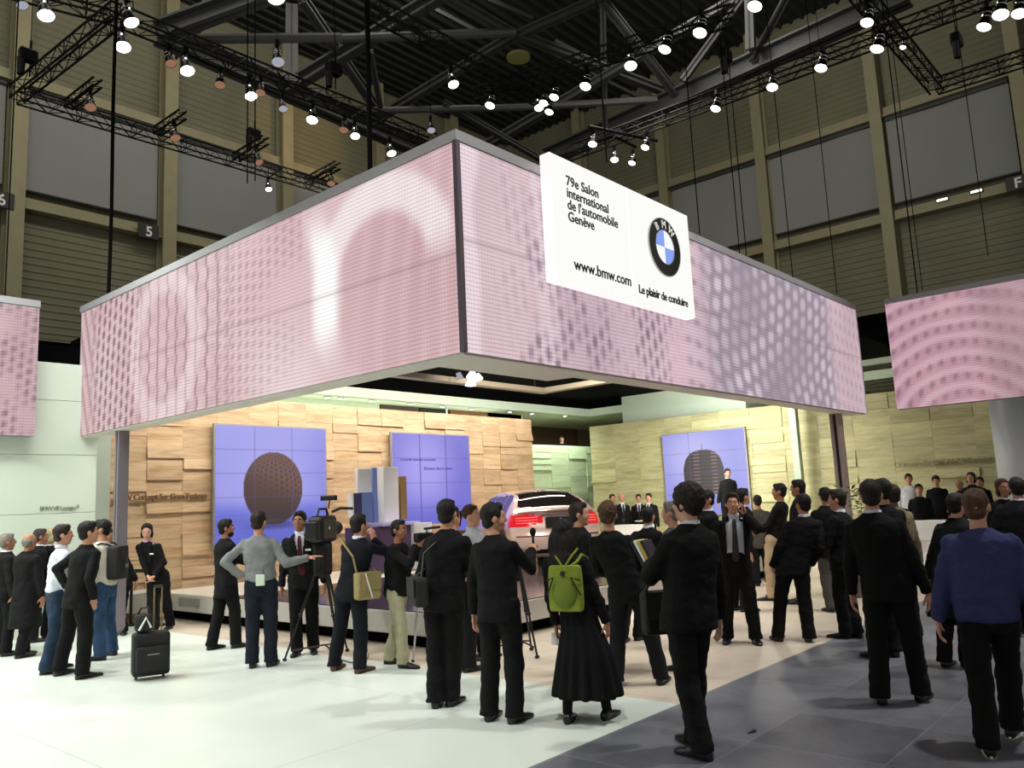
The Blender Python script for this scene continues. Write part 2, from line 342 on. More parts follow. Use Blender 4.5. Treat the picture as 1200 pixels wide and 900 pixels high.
# (px,py of lens, brightness, scale, z, label)
SP=[
(23,10,'d',.9,'small round lamp glowing bluish at the top left corner'),
(51,24,'b',1.25,'large bright spotlight near the top left corner'),
(148,30,'b',1.2,'upper one of two stacked bright spotlights by the left truss corner'),
(143,61,'b',1.25,'lower one of two stacked bright spotlights by the left truss corner'),
(197,78,'w',1,'dark spotlight just left of the third bright spotlight on the left truss'),
(217,88,'b',1.25,'bright spotlight on the left truss, next to the grey column'),
(258,104,'w',1,'dim spotlight on the left truss above the blind, left of a bright one'),
(292,117,'b',1.15,'bright spotlight in the middle of the left truss beside a reddish one'),
(306,113,'w',.95,'spotlight with reddish glow on the left truss'),
(331,131,'d',.9,'unlit dark spotlight on the left truss right of the reddish one'),
(367,145,'b',1.15,'bright spotlight on the left truss, alone below the diagonal brace'),
(404,156,'w',1,'dim spotlight left of a bright one above the thick cable'),
(416,163,'b',1.0,'bright spotlight on left truss just left of the thick black cable'),
(457,183,'b',1.05,'rightmost bright spotlight on the left truss above the screen wall'),
(321,4,'b',1.4,'bright spotlight cut by the top edge, left of centre'),
(105,130,'w',1.1,'dark double lamp on the first outrigger of the far left truss'),
(203,165,'w',1.1,'dark double lamp on the second outrigger of the far left truss'),
(300,193,'w',1.1,'dark double lamp on the third outrigger of the far left truss'),
(314,224,'b',.8,'small lamp hanging below the far left truss above the screen wall'),
(388,218,'w',1,'dark lamp at right end of the far left truss above the screen wall'),
(529,103,'b',1.05,'left one of the two bright spotlights over the screen corner'),
(577,127,'b',1.0,'right one of the two bright spotlights over the screen corner'),
(631,130,'b',.95,'leftmost of the cluster of four spotlights'),
(639,124,'b',.9,'second from left of the cluster of four spotlights'),
(652,117,'b',.95,'highest of the cluster of four spotlights'),
(646,134,'b',.9,'lowest of the cluster of four spotlights'),
(689,105,'b',1.1,'bright spotlight alone right of the cluster of four'),
(740,82,'b',1.15,'bright spotlight above the white sign, second right of the cluster'),
(784,61,'b',1.15,'bright spotlight third right of the cluster of four'),
(824,43,'b',1.2,'bright spotlight left of the top right braces, below the truss'),
(889,12,'b',1.2,'bright spotlight near the top edge beside the slim braces'),
(696,172,'b',1.0,'leftmost of four lamps hanging in a row above the white sign'),
(721,190,'b',.95,'second of four lamps above the white sign, lower left'),
(743,193,'b',.9,'third of four lamps above the white sign, lowest'),
(759,175,'b',1.0,'rightmost of four lamps hanging in a row above the white sign'),
(842,130,'b',1.05,'first glowing spotlight from the left on the right truss'),
(907,106,'b',1.1,'second glowing spotlight from the left on the right truss'),
(966,83,'b',1.15,'third glowing spotlight from the left on the right truss'),
(1033,60,'b',1.2,'glowing spotlight left of the truss crossing on the right'),
(1020,30,'b',1.1,'bluish glowing lamp above the truss crossing on the right'),
(1060,57,'b',.55,'small round lamp on the slanting truss at upper right'),
(1159,34,'b',1.2,'tilted bright spotlight at the top right, left of its neighbour'),
(1176,22,'b',1.3,'bright spotlight at the top right, right of the tilted one'),
(1198,20,'b',1.2,'bright spotlight cut by the right edge at the top'),
(325,78,'d',1.15,'unlit bell-shaped hall lamp hanging in front of the orange lit wall'),
(505,156,'d',.9,'unlit bell-shaped hall lamp just left of the screen corner'),
]
for (x,y,t,s,l) in SP:
    p=protos[t]
    if t in used: r=copy_tree(p)
    else: r=p; used.add(t)
    s=s*.8; P=onz(x,y,ZT-.66*s)
    r.location=P+Vector((0,0,.66*s)); r.scale=(s,s,s); d=Vector((9,9,0))-P; r.rotation_euler=(0,0,math.atan2(d.y,d.x)+random.uniform(-.6,.6)+PI)
    tag(r,l,'spotlight','stage spotlights under the hall roof')
# hanger rod for the two bell lamps and the four lamps in a row
M_cab=mat('matt_black_rubber',(8,8,8),.95,spec=.1)
def cable(x,y0,y1,z,rad,label,z2=None,wig=0):
    a=onz(x,y1,z); top=z2 or ZC-.2; n=24; pts=[]
    for k in range(n+1):
        zz=a.z+(top-a.z)*k/n; pts.append(Vector((a.x+wig*math.sin(k*1.1),a.y+wig*math.cos(k*.9),zz)))
    mb=MB(); mb.tube(pts,rad,6); thing_mb('hanging_cable',mb,M_cab,label,'cable','cables hanging from the hall roof')
cable(127,0,356,5.35,.032,'thick black cable dropping onto the left end of the screen wall',wig=.012)
cable(434,0,199,5.42,.03,'thick black cable dropping behind the screen wall near its corner',wig=.005)
for x,y,z,l in ((325,60,13.2,'thin cord carrying the unlit lamp at the orange wall'),(505,140,12.9,'thin cord carrying the unlit lamp near the screen corner'),(290,215,5.4,'thin wire left of two dropping behind the screen wall on the left'),(299,212,5.4,'thin wire right of two dropping behind the screen wall on the left'),
    (711,190,5.4,'thin wire behind the white sign'),(820,275,5.4,'leftmost long thin wire in front of the right hall wall'),(867,300,5.4,'long thin wire in front of the right blinds, second from left'),(875,303,5.4,'long thin wire in front of the right blinds, third from left'),(929,325,5.4,'long thin wire in front of the right blinds, fourth from left'),(981,345,5.4,'long thin wire just left of the right end of the screen wall'),
    (1081,340,5.4,'long thin wire above the right-hand screen'),(961,60,12.6,'thin cord on the right truss near the third lamp'),(1158,300,5.4,'rightmost long thin wire in front of the right hall wall')):
    cable(x,0,y,z,.008,l)
def hoist(x,y,l):
    P=onz(x,y,12.9); r=empty('chain_hoist',P,0,l,'hoist','chain hoists')
    mb=MB(); mb.cbox(-.2,.2,-.12,.12,-.15,.18,.05); mb.build('motor',M_can,r,False)
    mb=MB(); mb.tube([(-.14,0,-.1),(-.15,0,-.52)],[.1,.08],10); mb.build('chain_bag',M_black,r)
    mb=MB(); mb.tube([(.05,0,.18),(.05,0,.42)],.03,6); mb.build('hook',M_can,r); mb=MB(); mb.tube([(.05,0,-.18),(.05,0,-.5)],.02,6); mb.build('chain',M_can,r); mb=MB(); mb.tube([(.05,0,.4),(.05,0,ZC-.2-P.z)],.012,6); mb.build('chain',M_cab,r)
hoist(33,66,'dark chain hoist hanging at the top left'); hoist(1121,48,'dark chain hoist hanging at the top right'); hoist(850,66,'dark chain hoist above the right truss'); hoist(391,82,'dark chain hoist left of the thick black cable'); hoist(297,158,'dark chain hoist above the third outrigger')
# bar that carries the four lamps above the sign
mb=MB(); mb.tube([onz(690,148,ZT),onz(770,165,ZT)],.05,8); mb.tube([onz(720,160,ZT),onz(745,172,ZT)],.05,8); thing_mb('lamp_bar',mb,M_truss,'short black bar holding four lamps above the white sign','bar')
# ================================================================ THE STAND
LX0,LY0,LX1,LY1,LZ0,LZ1=5.47,5.35,16.94,14.52,3.17,5.42
# LED surface: one colour per diode row/column, gap mask from the UV
def led_mat(name,pitch,strength,gap=.16,lo1=.9,lo2=.68):
    m,N,L=node_mat(name); nt=m.node_tree; b=N['Principled BSDF']; b.inputs['Base Color'].default_value=(.02,.02,.02,1); b.inputs['Roughness'].default_value=.6
    vc=N.new('ShaderNodeVertexColor'); vc.layer_name='Col'; uv=N.new('ShaderNodeUVMap'); uv.uv_map='UVMap'
    sp=N.new('ShaderNodeSeparateXYZ'); L.new(uv.outputs[0],sp.inputs[0])
    def frac(sock,lo):
        a=N.new('ShaderNodeMath'); a.operation='MULTIPLY'; a.inputs[1].default_value=1/pitch; L.new(sock,a.inputs[0])
        f=N.new('ShaderNodeMath'); f.operation='FRACT'; L.new(a.outputs[0],f.inputs[0])
        c=N.new('ShaderNodeMath'); c.operation='SUBTRACT'; c.inputs[1].default_value=.5; L.new(f.outputs[0],c.inputs[0])
        ab=N.new('ShaderNodeMath'); ab.operation='ABSOLUTE'; L.new(c.outputs[0],ab.inputs[0])
        g=N.new('ShaderNodeMapRange'); g.inputs[1].default_value=.5-gap; g.inputs[2].default_value=.5-gap*.4; g.inputs[3].default_value=1; g.inputs[4].default_value=lo; L.new(ab.outputs[0],g.inputs[0]); return g.outputs[0]
    mu=N.new('ShaderNodeMath'); mu.operation='MULTIPLY'; L.new(frac(sp.outputs[0],lo1),mu.inputs[0]); L.new(frac(sp.outputs[1],lo2),mu.inputs[1])
    ms=N.new('ShaderNodeMath'); ms.operation='MULTIPLY'; ms.inputs[1].default_value=strength; L.new(mu.outputs[0],ms.inputs[0])
    L.new(vc.outputs[0],b.inputs['Emission Color']); L.new(ms.outputs[0],b.inputs['Emission Strength']); return m
def desat(c,k=.24):
    g=c[0]*.35+c[1]*.45+c[2]*.2; return tuple(v+(g-v)*k for v in c)
def grid_face(name,P0,du,dv,W,H,step,fn,m,parent):
    nu=max(2,int(W/step)); nv=max(2,int(H/step)); vs=[];cols=[]
    for j in range(nv+1):
        for i in range(nu+1):
            s=W*i/nu; t=H*j/nv; vs.append(P0+du*s+dv*t); cols.append(fn(s,t) if m is not M_led else desat(fn(s,t)))
    fs=[(j*(nu+1)+i,j*(nu+1)+i+1,(j+1)*(nu+1)+i+1,(j+1)*(nu+1)+i) for j in range(nv) for i in range(nu)]
    me=bpy.data.meshes.new(name); me.from_pydata(vs,[],fs); ca=me.color_attributes.new('Col','FLOAT_COLOR','POINT')
    ca.data.foreach_set('color',[c for k in cols for c in lin(k)])
    uv=me.uv_layers.new(name='UVMap'); 
    for l in me.loops:
        k=l.vertex_index; uv.data[l.index].uv=(W*(k%(nu+1))/nu,H*(k//(nu+1))/nv)
    me.materials.append(m); o=bpy.data.objects.new(name,me); COL.objects.link(o); o.parent=parent; return o
sm=lambda a,b,x: (lambda t:t*t*(3-2*t))(max(0,min(1,(x-a)/(b-a))))
mixc=lambda a,b,t: tuple(a[i]*(1-t)+b[i]*t for i in range(3))
PB=(228,190,194); PD=(158,112,120); PW=(250,243,246); PL=(236,212,216)
def nz(x,y,z=0): return noise.noise(Vector((x,y,z)))
def led_left(s,t):
    c=mixc((228,192,196),(214,164,170),.5+.6*nz(s*.8,t*.9,3))
    # fine upright and slanting folds near the corner
    c=mixc(c,(190,136,144),.45*sm(.2,.95,abs(math.sin(s*10+t*1.2+2*nz(s*.7,t*.7))))*sm(2.3,.3,s)*(.5+.7*nz(s*2,t*1.2,8)+.3))
    # small woven ticks in arcs
    w=sm(2.2,3.0,s)*sm(5.0,4.2,s); v=t+.22*math.sin(s*1.5+.4); hx=s/.17; hy=v/.15+.5*(int(math.floor(hx))%2); dx=hx-math.floor(hx)-.5; dy=hy-math.floor(hy)-.5
    c=mixc(c,(176,128,136),w*.75*sm(.48,.2,math.hypot(dx*1.2,dy*1.1))*sm(-.35,.5,nz(s*.6,t*.8,6)+.35*math.sin(v*5)+.2))
    # wavy upright lines with cells between
    w=sm(3.9,4.7,s)*sm(7.1,6.7,s); x=s/.285+.07*math.sin(t*17.5)+.1*nz(s,t*2); fx=abs(x-math.floor(x)-.5); 
    c=mixc(c,(200,158,168),w*.55*sm(-.1,.8,math.sin(t*17.5+3.14*(int(math.floor(x))%2))))
    c=mixc(c,(146,98,108),w*.95*sm(.36,.49,fx))
    # round dots at the far end
    w=sm(6.8,7.1,s); hx=(s+t*.08)/.2; hy=t/.21+(.5 if int(math.floor(hx))%2 else 0)+.3*s; dx=hx-math.floor(hx)-.5; dy=hy-math.floor(hy)-.5
    c=mixc(c,(130,86,94),w*.9*sm(.40,.24,math.hypot(dx*1.25,dy*.8))*sm(8.9,8.2,s))
    w=sm(8.2,8.8,s); c=mixc(c,(158,112,120),w*.7*sm(.1,.9,math.sin(s*24-t*9)))
    # pale ring outlines
    d=abs(math.hypot((s-1.18)/1.0,(t-.9)/1.05)-1); ang=math.atan2(t-.9,1.18-s)
    inside=sm(1.0,.8,math.hypot((s-1.18)/1.0,(t-.9)/1.05)); c=mixc(c,(204,148,156),.35*inside)
    c=mixc(c,(250,240,243),.72*sm(.30,.12,d)*(sm(.0,.5,ang) if ang>=0 else sm(-2.2,-3.0,ang)))
    c=mixc(c,(255,255,255),.95*sm(.36,.06,abs(s-2.12-.16*((t-1.0)/.8)**2))*sm(.25,.8,t)*sm(2.3,1.5,t))
    d=abs(math.hypot((s-6.1)/.95,(t-1.05)/1.0)-1); c=mixc(c,(250,226,230),.42*sm(.24,.1,d))
    c=mixc(c,(245,228,230),.4*sm(2.0,2.6,s)*sm(1.3,.2,t)*sm(4.4,3,s))
    if abs(t-1.0)<.02: c=mixc(c,(120,90,98),.22)
    return c
def led_right(s,t):
    c=mixc((222,186,196),(200,164,178),.5+.6*nz(s*.7,t*.8,9))
    c=mixc(c,(244,224,232),.6*sm(.4,.9,math.sin(s*5.5+1.0+.8*nz(s,t)))*sm(2.4,.4,s))
    w=sm(.3,1.4,s)*sm(4.5,3.8,s); hx=s/.15+t*.6; hy=t/.24+(.5 if int(math.floor(hx))%2 else 0); dx=hx-math.floor(hx)-.5; dy=hy-math.floor(hy)-.5
    c=mixc(c,(122,94,116),w*.9*sm(.48,.15,math.hypot(dx*1.1,dy*.85))*sm(-.45,.55,nz(s*1.3,t*1.5,4)+nz(s*4,t*4,2)*.6))
    c=mixc(c,(228,180,200),.4*sm(3.4,4.0,s)*sm(5.0,4.2,s)*sm(1.6,.5,t))
    # woven rows bending down, then pale cells on mauve
    w=sm(4.0,4.5,s)*sm(5.8,5.2,s); v=t+.5*max(0,s-4.2)**1.6*.35; c=mixc(c,(142,116,138),w*.7*sm(.1,.9,math.sin(v*21))*(.6+.4*math.sin(s*22)))
    w=sm(4.7,5.3,s)*sm(10.2,9.5,s); bend=.45*math.sin((s-4.5)*.55); hx=(s+.16*math.sin(t*2.0+.5))/.32; hy=(t+bend)/.33+(.5 if int(math.floor(hx))%2 else 0); dx=abs(hx-math.floor(hx)-.5); dy=abs(hy-math.floor(hy)-.5)
    soft=.12+.1*abs(nz(s*.8,t*.8,7)); cell=sm(.47,.47-soft*2,(dx**3+dy**3)**(1/3)); k=mixc((146,128,148),(212,194,208),cell*max(.15,min(1,.62+.9*nz(s*.9,t*.9,1))))
    c=mixc(c,k,w*.92)
    w=sm(9.4,10.2,s); c=mixc(c,(172,138,150),w*.65*sm(.1,.9,math.sin(s*26+math.sin(t*9))*.6+math.sin(t*24+s*3)*.5))
    if abs(t-1.12)<.02: c=mixc(c,(110,90,105),.25)
    return c
def led_side_l(s,t):
    c=mixc((216,174,182),(192,148,158),.5+.6*nz(s*2,t*2,5)); hx=s/.13+t*.6; hy=t/.17+(.5 if int(math.floor(hx))%2 else 0); dx=hx-math.floor(hx)-.5; dy=hy-math.floor(hy)-.5
    return mixc(c,(132,90,102),.85*sm(.42,.15,math.hypot(dx,dy*.8))*sm(-.5,.2,nz(s*2,t*2,2)))
def led_side_r(s,t):
    a=math.hypot((s-1.2)/1.5,(t+.7)/1.5); c=mixc((208,152,168),(180,126,146),.5+.6*nz(s*1.5,t,5))
    c=mixc(c,(228,188,200),.45*sm(-.1,.8,math.sin(a*30+1.0*nz(s*2,t*2,1))))
    c=mixc(c,(126,82,102),.6*sm(.3,.95,math.sin(s*30)*.45+math.sin(a*30+2.5)*.55)*sm(.2,.8,a)*sm(3.5,.2,s*.6+t*.3))
    return mixc(c,(150,118,124),.35*sm(1.4,2.0,s))
M_led=led_mat('led_pixels',.045,1.06)
M_frame=mat('grey_frame_metal',(150,148,152),.5,.1)
M_under=mat('grey_soffit_panel',(222,216,208),.55)
X=Vector((1,0,0));Yv=Vector((0,1,0));Z=Vector((0,0,1))
led=empty('screen_wall',(LX0,LY0,LZ0),0,'huge hanging pink corner screen wall around the stand, carrying the white sign','screen')
def B(name,x0,x1,y0,y1,z0,z1,m,parent,c=None):
    o=parent.location; mb=MB()
    if c: mb.cbox(x0-o.x,x1-o.x,y0-o.y,y1-o.y,z0-o.z,z1-o.z,c)
    else: mb.box(x0-o.x,x1-o.x,y0-o.y,y1-o.y,z0-o.z,z1-o.z)
    return mb.build(name,m,parent)
O=led.location
grid_face('led_face',Vector((-.005,LY1-LY0-.03,.0)),-Yv,Z,LY1-LY0-.06,2.13,.045,lambda s,t:led_left(LY1-LY0-.06-s,t),M_led,led)
grid_face('led_face',Vector((.03,-.005,.0)),X,Z,LX1-LX0-.06,2.13,.045,led_right,M_led,led)
B('backing',LX0,LX0+.35,LY0+.35,LY1,LZ0,LZ1-.1,M_frame,led); B('backing',LX0,LX1,LY0,LY0+.35,LZ0,LZ1-.1,M_frame,led)
B('top_cap',LX0-.02,LX0+.37,LY0-.02,LY1+.02,LZ1-.11,LZ1,M_frame,led); B('top_cap',LX0+.37,LX1+.02,LY0-.02,LY0+.37,LZ1-.11,LZ1-.001,M_frame,led)
B('corner_post',LX0-.025,LX0+.03,LY0-.025,LY0+.03,LZ0+.002,LZ1-.11,mat('dark_mauve_metal',(84,72,82),.5,.3),led)
B('end_trim',LX1-.03,LX1+.01,LY0-.012,LY0+.3,LZ0,LZ1-.11,mat('pale_trim',(205,200,205),.5),led)
mb=MB(); o=Vector(O)
mb.add([(LX0-o.x+.02,.02,-.005),(12.0,.02,-.005),(12.0,.3,-.005),(2.1,.3,-.005),(2.0,.62,-.005),(.3,.62,-.005),(.3,9.1,-.005),(.02,9.1,-.005)],[(0,1,2,3,4,5,6,7)])
mb.v=[Vector((.02,.02,-.02)),Vector((11.45,.02,-.02)),Vector((11.45,.32,-.02)),Vector((2.15,.32,-.02)),Vector((2.08,.66,-.02)),Vector((.3,.66,-.02)),Vector((.3,9.15,-.02)),Vector((.02,9.15,-.02))]
mb.v+=[v+Vector((0,0,.02)) for v in mb.v]; mb.f=[list(range(8))[::-1],list(range(8,16))]+[[i,(i+1)%8,8+(i+1)%8,8+i] for i in range(8)]
mb.build('underside_panel',M_under,led)
l2=empty('screen_panel',(4.67,14.1,3.12),0,'smaller pink screen panel cut by the left edge of the photo','screen')
grid_face('led_face',Vector((-4,-.005,0)),X,Z,4,2.07,.045,lambda s,t:led_side_l(4-s,t),M_led,l2)
B('backing',.67,4.67,14.1,14.35,3.12,5.3,M_frame,l2); B('top_cap',.66,4.68,14.08,14.36,5.2,5.31,M_frame,l2)
l3=empty('screen_panel',(17.0,4.79,3.2),0,'smaller pink screen panel at the right edge of the photo','screen')
grid_face('led_face',Vector((-.005,0,0)),-Yv,Z,6,2.12,.045,led_side_r,M_led,l3)
B('backing',17.0,17.25,-1.21,4.79,3.2,5.4,M_frame,l3); B('top_cap',16.98,17.26,-1.22,4.8,5.32,5.42,M_frame,l3)
for L_,pts in ((l2,((2.0,14.2),(4.2,14.2))),(l3,((17.12,4.2),(17.12,1.5)))):
    for (x,y) in pts:
        mb=MB(); mb.tube([(x-L_.location.x,y-L_.location.y,2.0),(x-L_.location.x,y-L_.location.y,ZC-.2-L_.location.z)],.012,6); mb.build('suspension_wire',M_cab,L_)
# posts carrying the screen wall
M_post=mat('dark_grey_post',(132,124,132),.35,.3); M_post2=mat('brown_grey_post',(164,144,138),.4,.2)
def post(P,w,m,l,top=3.15):
    r=empty('support_post',(P.x,P.y,0),0,l,'post')
    mb=MB(); mb.cbox(-w,w,-w*.8,-w*.25,0.02,top,.012); mb.build('flange',m,r); mb=MB(); mb.cbox(-w,w,w*.25,w*.8,0.02,top,.012); mb.build('flange',m,r)
    mb=MB(); mb.box(-w*.35,w*.35,-w*.3,w*.3,0.02,top-.02); mb.build('web',mat('post_dark_core',(62,58,66),.4,.3),r); mb=MB(); mb.cbox(-w*1.3,w*1.3,-w*1.2,w*1.2,0,.02,.006); mb.build('base_plate',m,r)
post(onz(143.5,505,3.15),.088,M_post,'dark grey steel post under the left end of the big screen wall')
post(onz(979,485,3.15),.115,M_post2,'brownish steel post under the right end of the big screen wall')
# ---- the white sign
M_sign=emis('backlit_white_panel',(252,252,248),1.0)
M_signedge=mat('white_acrylic',(245,240,240),.35,emit=(250,240,240),estr=.8)
sg=empty('hanging_sign',(6.62,5.2,4.03),0,'white two-part backlit sign with black lettering on the screen corner','sign')
W2=1.49; Hs=1.43
for k,n in ((0,'left'),(1,'right')):
    mb=MB(); mb.cbox(k*W2+.004,(k+1)*W2-.004,-.12,.02,0,Hs,.01); mb.build('panel_case',M_signedge,sg)
    mb=MB(); mb.box(k*W2+.012,(k+1)*W2-.012,-.127,-.119,.01,Hs-.01); mb.build('light_face',M_sign,sg)
mb=MB(); mb.box(.2,2.8,.02,.14,.3,.4); mb.box(.2,2.8,.02,.14,1.0,1.1); mb.build('bracket',M_frame,sg)
for i,t in enumerate(('79e Salon','international',"de l'automobile",'Genève')):
    text('lettering',t,.158,M_let,sg,frameB(.26,-.134,1.12-.137*i),.003,spacing=1.0,offset=.0022)
text('lettering','www.bmw.com',.178,M_let,sg,frameB(.32,-.134,.175),.003,offset=.0022)
text('lettering','Le plaisir de conduire',.148,M_let,sg,frameB(W2+.11,-.134,.125),.003,spacing=.93,offset=.003)
# roundel
cx,cz=W2+.79,.83; R=.385
rd=empty('roundel',(cx,-.13,cz)); rd.parent=sg
def disc(mb,r0,r1,y,a0=0,a1=2*PI,n=48,th=.012):
    vs=[];fs=[]; 
    for i in range(n+1):
        a=a0+(a1-a0)*i/n
        for r in (r0,r1):
            for yy in (y,y-th): vs.append((r*math.cos(a),yy,r*math.sin(a)))
    for i in range(n):
        o=4*i; fs+=[(o+1,o+5,o+7,o+3),(o+2,o+3,o+7,o+6),(o,o+4,o+5,o+1),(o,o+2,o+6,o+4)]
    mb.add(vs,fs)
mb=MB(); disc(mb,.965*R,R,0,th=.02); mb.build('silver_rim',mat('silver',(190,190,195),.25,.9),rd)
mb=MB(); disc(mb,.60*R,.965*R,0,th=.018); mb.build('black_ring',mat('gloss_black',(8,8,9),.15),rd)
mb=MB(); disc(mb,.575*R,.60*R,0,th=.022); mb.build('silver_rim',MATS['silver'],rd)
for k in range(4):
    mb=MB(); disc(mb,.001,.575*R,0,k*PI/2,(k+1)*PI/2,12,.014); mb.build('quadrant',emis('roundel_blue',(140,165,240),1.0) if k in (1,3) else emis('roundel_white',(250,250,250),1.0),rd)
for ch,a in (('B',PI*.70),('M',PI*.5),('W',PI*.30)):
    Mt=Matrix.Translation((R*.78*math.cos(a),-.021,R*.78*math.sin(a)))@Matrix.Rotation(-(a-PI/2),4,'Y')@Matrix.Rotation(PI/2,4,'X')@Matrix.Translation((0,-.048,0))
    text('letter',ch,.14,MATS['white_paint'],rd,Mt,.003,'CENTER',offset=.005)
# ---- clad walls: stepped wood blocks
def wood_mat(name,c1,c2,c3):
    m,N,L=node_mat(name); b=N['Principled BSDF']; b.inputs['Roughness'].default_value=.55
    tc=N.new('ShaderNodeTexCoord'); at=N.new('ShaderNodeAttribute'); at.attribute_name='rnd'
    mp=N.new('ShaderNodeMapping'); mp.inputs['Scale'].default_value=(1.1,1.1,9); L.new(tc.outputs['Object'],mp.inputs[0])
    ad=N.new('ShaderNodeVectorMath'); ad.operation='ADD'; sc=N.new('ShaderNodeVectorMath'); sc.operation='SCALE'; sc.inputs[3].default_value=17; L.new(at.outputs['Vector'],sc.inputs[0]); L.new(mp.outputs[0],ad.inputs[0]); L.new(sc.outputs[0],ad.inputs[1])
    n=N.new('ShaderNodeTexNoise'); n.inputs['Scale'].default_value=1.4; n.inputs['Detail'].default_value=7; n.inputs['Roughness'].default_value=.6; n.inputs['Distortion'].default_value=.6; L.new(ad.outputs[0],n.inputs[0])
    cr=N.new('ShaderNodeValToRGB'); e=cr.color_ramp.elements; e[0].position=.3; e[0].color=lin(c1); e[1].position=.72; e[1].color=lin(c3); k=e.new(.5); k.color=lin(c2); L.new(n.outputs[0],cr.inputs[0])
    mr=N.new('ShaderNodeMapRange'); mr.inputs[3].default_value=.84; mr.inputs[4].default_value=1.1; sx=N.new('ShaderNodeSeparateXYZ'); L.new(at.outputs['Vector'],sx.inputs[0]); L.new(sx.outputs[0],mr.inputs[0])
    mx=N.new('ShaderNodeMix'); mx.data_type='RGBA'; mx.blend_type='MULTIPLY'; mx.inputs[0].default_value=1; L.new(cr.outputs[0],mx.inputs[6]); L.new(mr.outputs[0],mx.inputs[7]); L.new(mx.outputs[2],b.inputs['Base Color'])
    bp=N.new('ShaderNodeBump'); bp.inputs['Strength'].default_value=.15; bp.inputs['Distance'].default_value=.01; L.new(n.outputs[0],bp.inputs['Height']); L.new(bp.outputs[0],b.inputs['Normal']); return m
M_woodL=wood_mat('pale_oak_cladding',(176,142,106),(200,172,138),(214,192,162))
M_woodR=wood_mat('wood_cladding_greenish_light',(168,160,116),(190,184,142),(204,199,164))  # greenish light on this wood wall is put into its colour
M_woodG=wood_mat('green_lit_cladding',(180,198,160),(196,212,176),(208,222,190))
def clad(name,W,H,bw,bh,M,m,seed,holes=()):
    rng=random.Random(seed); mb=MB(); rnd=[]; ncol=int(round(W/bw)); bw=W/ncol; nrow=int(round(H/bh)); bh=H/nrow
    for i in range(ncol):
        j=0
        while j<nrow:
            k=min(rng.choice((1,1,2,2,2,3)),nrow-j); d=rng.choice((0.0,.006,.012,.03,.042,.06)); 
            for q in range(k):
                r=rng.random(); x0=i*bw; z0=(j+q)*bh
                n0=len(mb.f); e=.05+d*(.35+.65*(k-q)/k); e2=.05+d*(.35+.65*(k-q-1)/k) if q<k-1 else .05+d*.35
                mb.add([(x0,-e,z0),(x0+bw-.003,-e,z0),(x0+bw-.003,0,z0),(x0,0,z0),(x0,-e2,z0+bh-.002),(x0+bw-.003,-e2,z0+bh-.002),(x0+bw-.003,0,z0+bh-.002),(x0,0,z0+bh-.002)],[(0,3,2,1),(4,5,6,7),(0,1,5,4),(1,2,6,5),(2,3,7,6),(3,0,4,7)],M); rnd+= [(r,rng.random(),0)]*(len(mb.f)-n0)
            j+=k
    me=mb.mesh(name); a=me.attributes.new('rnd','FLOAT_VECTOR','FACE'); a.data.foreach_set('vector',[c for r in rnd for c in r]); me.materials.append(m)
    o=bpy.data.objects.new(name,me); COL.objects.link(o); o['kind']='structure'; return o
wl=clad('wall_stand_left',11.9,4.1,.7,.205,Matrix.Translation((6.21,15.15,0)),M_woodL,3)
MR=Matrix.Translation((21.95,15.75,0))@Matrix.Rotation(-PI/2,4,'Z')
wr=clad('wall_stand_right',12.2,4.1,.95,.205,MR,M_woodR,5)
wg=clad('wall_stand_back',6.0,3.54,.95,.2,Matrix.Translation((18.3,17.05,0)),M_woodG,8)
mb=MB(); mb.box(6.21,18.11,15.16,15.4,0,4.08); trim(mb,MATS['grey_soffit_panel']); mb=MB(); mb.box(21.96,22.2,3.6,15.75,0,4.08); trim(mb,MATS['grey_soffit_panel'])
# greenish white panelled wall at far left
M_gw=mat('mint_white_panel',(214,226,212),.45,var=.02,vscale=.5)
mb=MB(); 
for i in range(8):
    for j,(z0,z1) in enumerate(((.12,.95),(.95,1.9),(1.9,2.85),(2.85,3.75),(3.75,4.38))): mb.cbox(5.75-(i+1)*2.4+.004,5.75-i*2.4-.004,14.4,14.5,z0+.004,z1-.004,.006)
mb.box(-13,5.745,14.42,15.1,.02,4.375); struct(mb.build('wall_front_left',M_gw))
mb=MB(); mb.box(5.752,6.2,14.95,15.4,0,4.37); trim(mb,mat('grey_green_edge',(176,190,182),.5))
mb=MB(); mb.box(-13,5.75,14.36,14.42,0.001,.12); trim(mb,MATS['grey_soffit_panel'])
# lettering on the walls
def thing_text(name,body,size,m,M,label,**k):
    o=text(name,body,size,m,None,M,**k); return tag(o,label,'lettering')
M_wl=mat('brown_lettering',(116,88,58),.5); M_wl2=mat('grey_lettering',(150,142,112),.4)
thing_text('wall_lettering','BMW Concept 5er Gran Turismo',.145,M_wl,frameB(6.3,15.03,2.1),'dark raised lettering on the wooden wall left of the ball screen',ext=.015,spacing=.88,offset=.003)
thing_text('wall_lettering','La nouvelle BMW Z4 Roadster',.185,M_wl2,frameA(21.78,6.35,2.17),'small raised lettering on the right wooden wall above the standing group',ext=.02,offset=.002)
thing_text('wall_lettering','BMW VIP Lounge',.088,mat('green_grey_lettering',(120,132,110),.5),frameB(4.88,14.385,1.96),'tiny grey-green lettering on the mint white wall at far left',ext=.004,spacing=.8)
mb=MB(); mb.tube([(5.4,14.38,1.955),(5.47,14.38,2.025)],.006,5); mb.tube([(5.43,14.38,2.025),(5.47,14.38,2.025),(5.47,14.38,1.985)],.006,5); thing_mb('arrow_mark',mb,MATS['green_grey_lettering'],'tiny slanted arrow beside the lettering on the mint white wall','arrow')
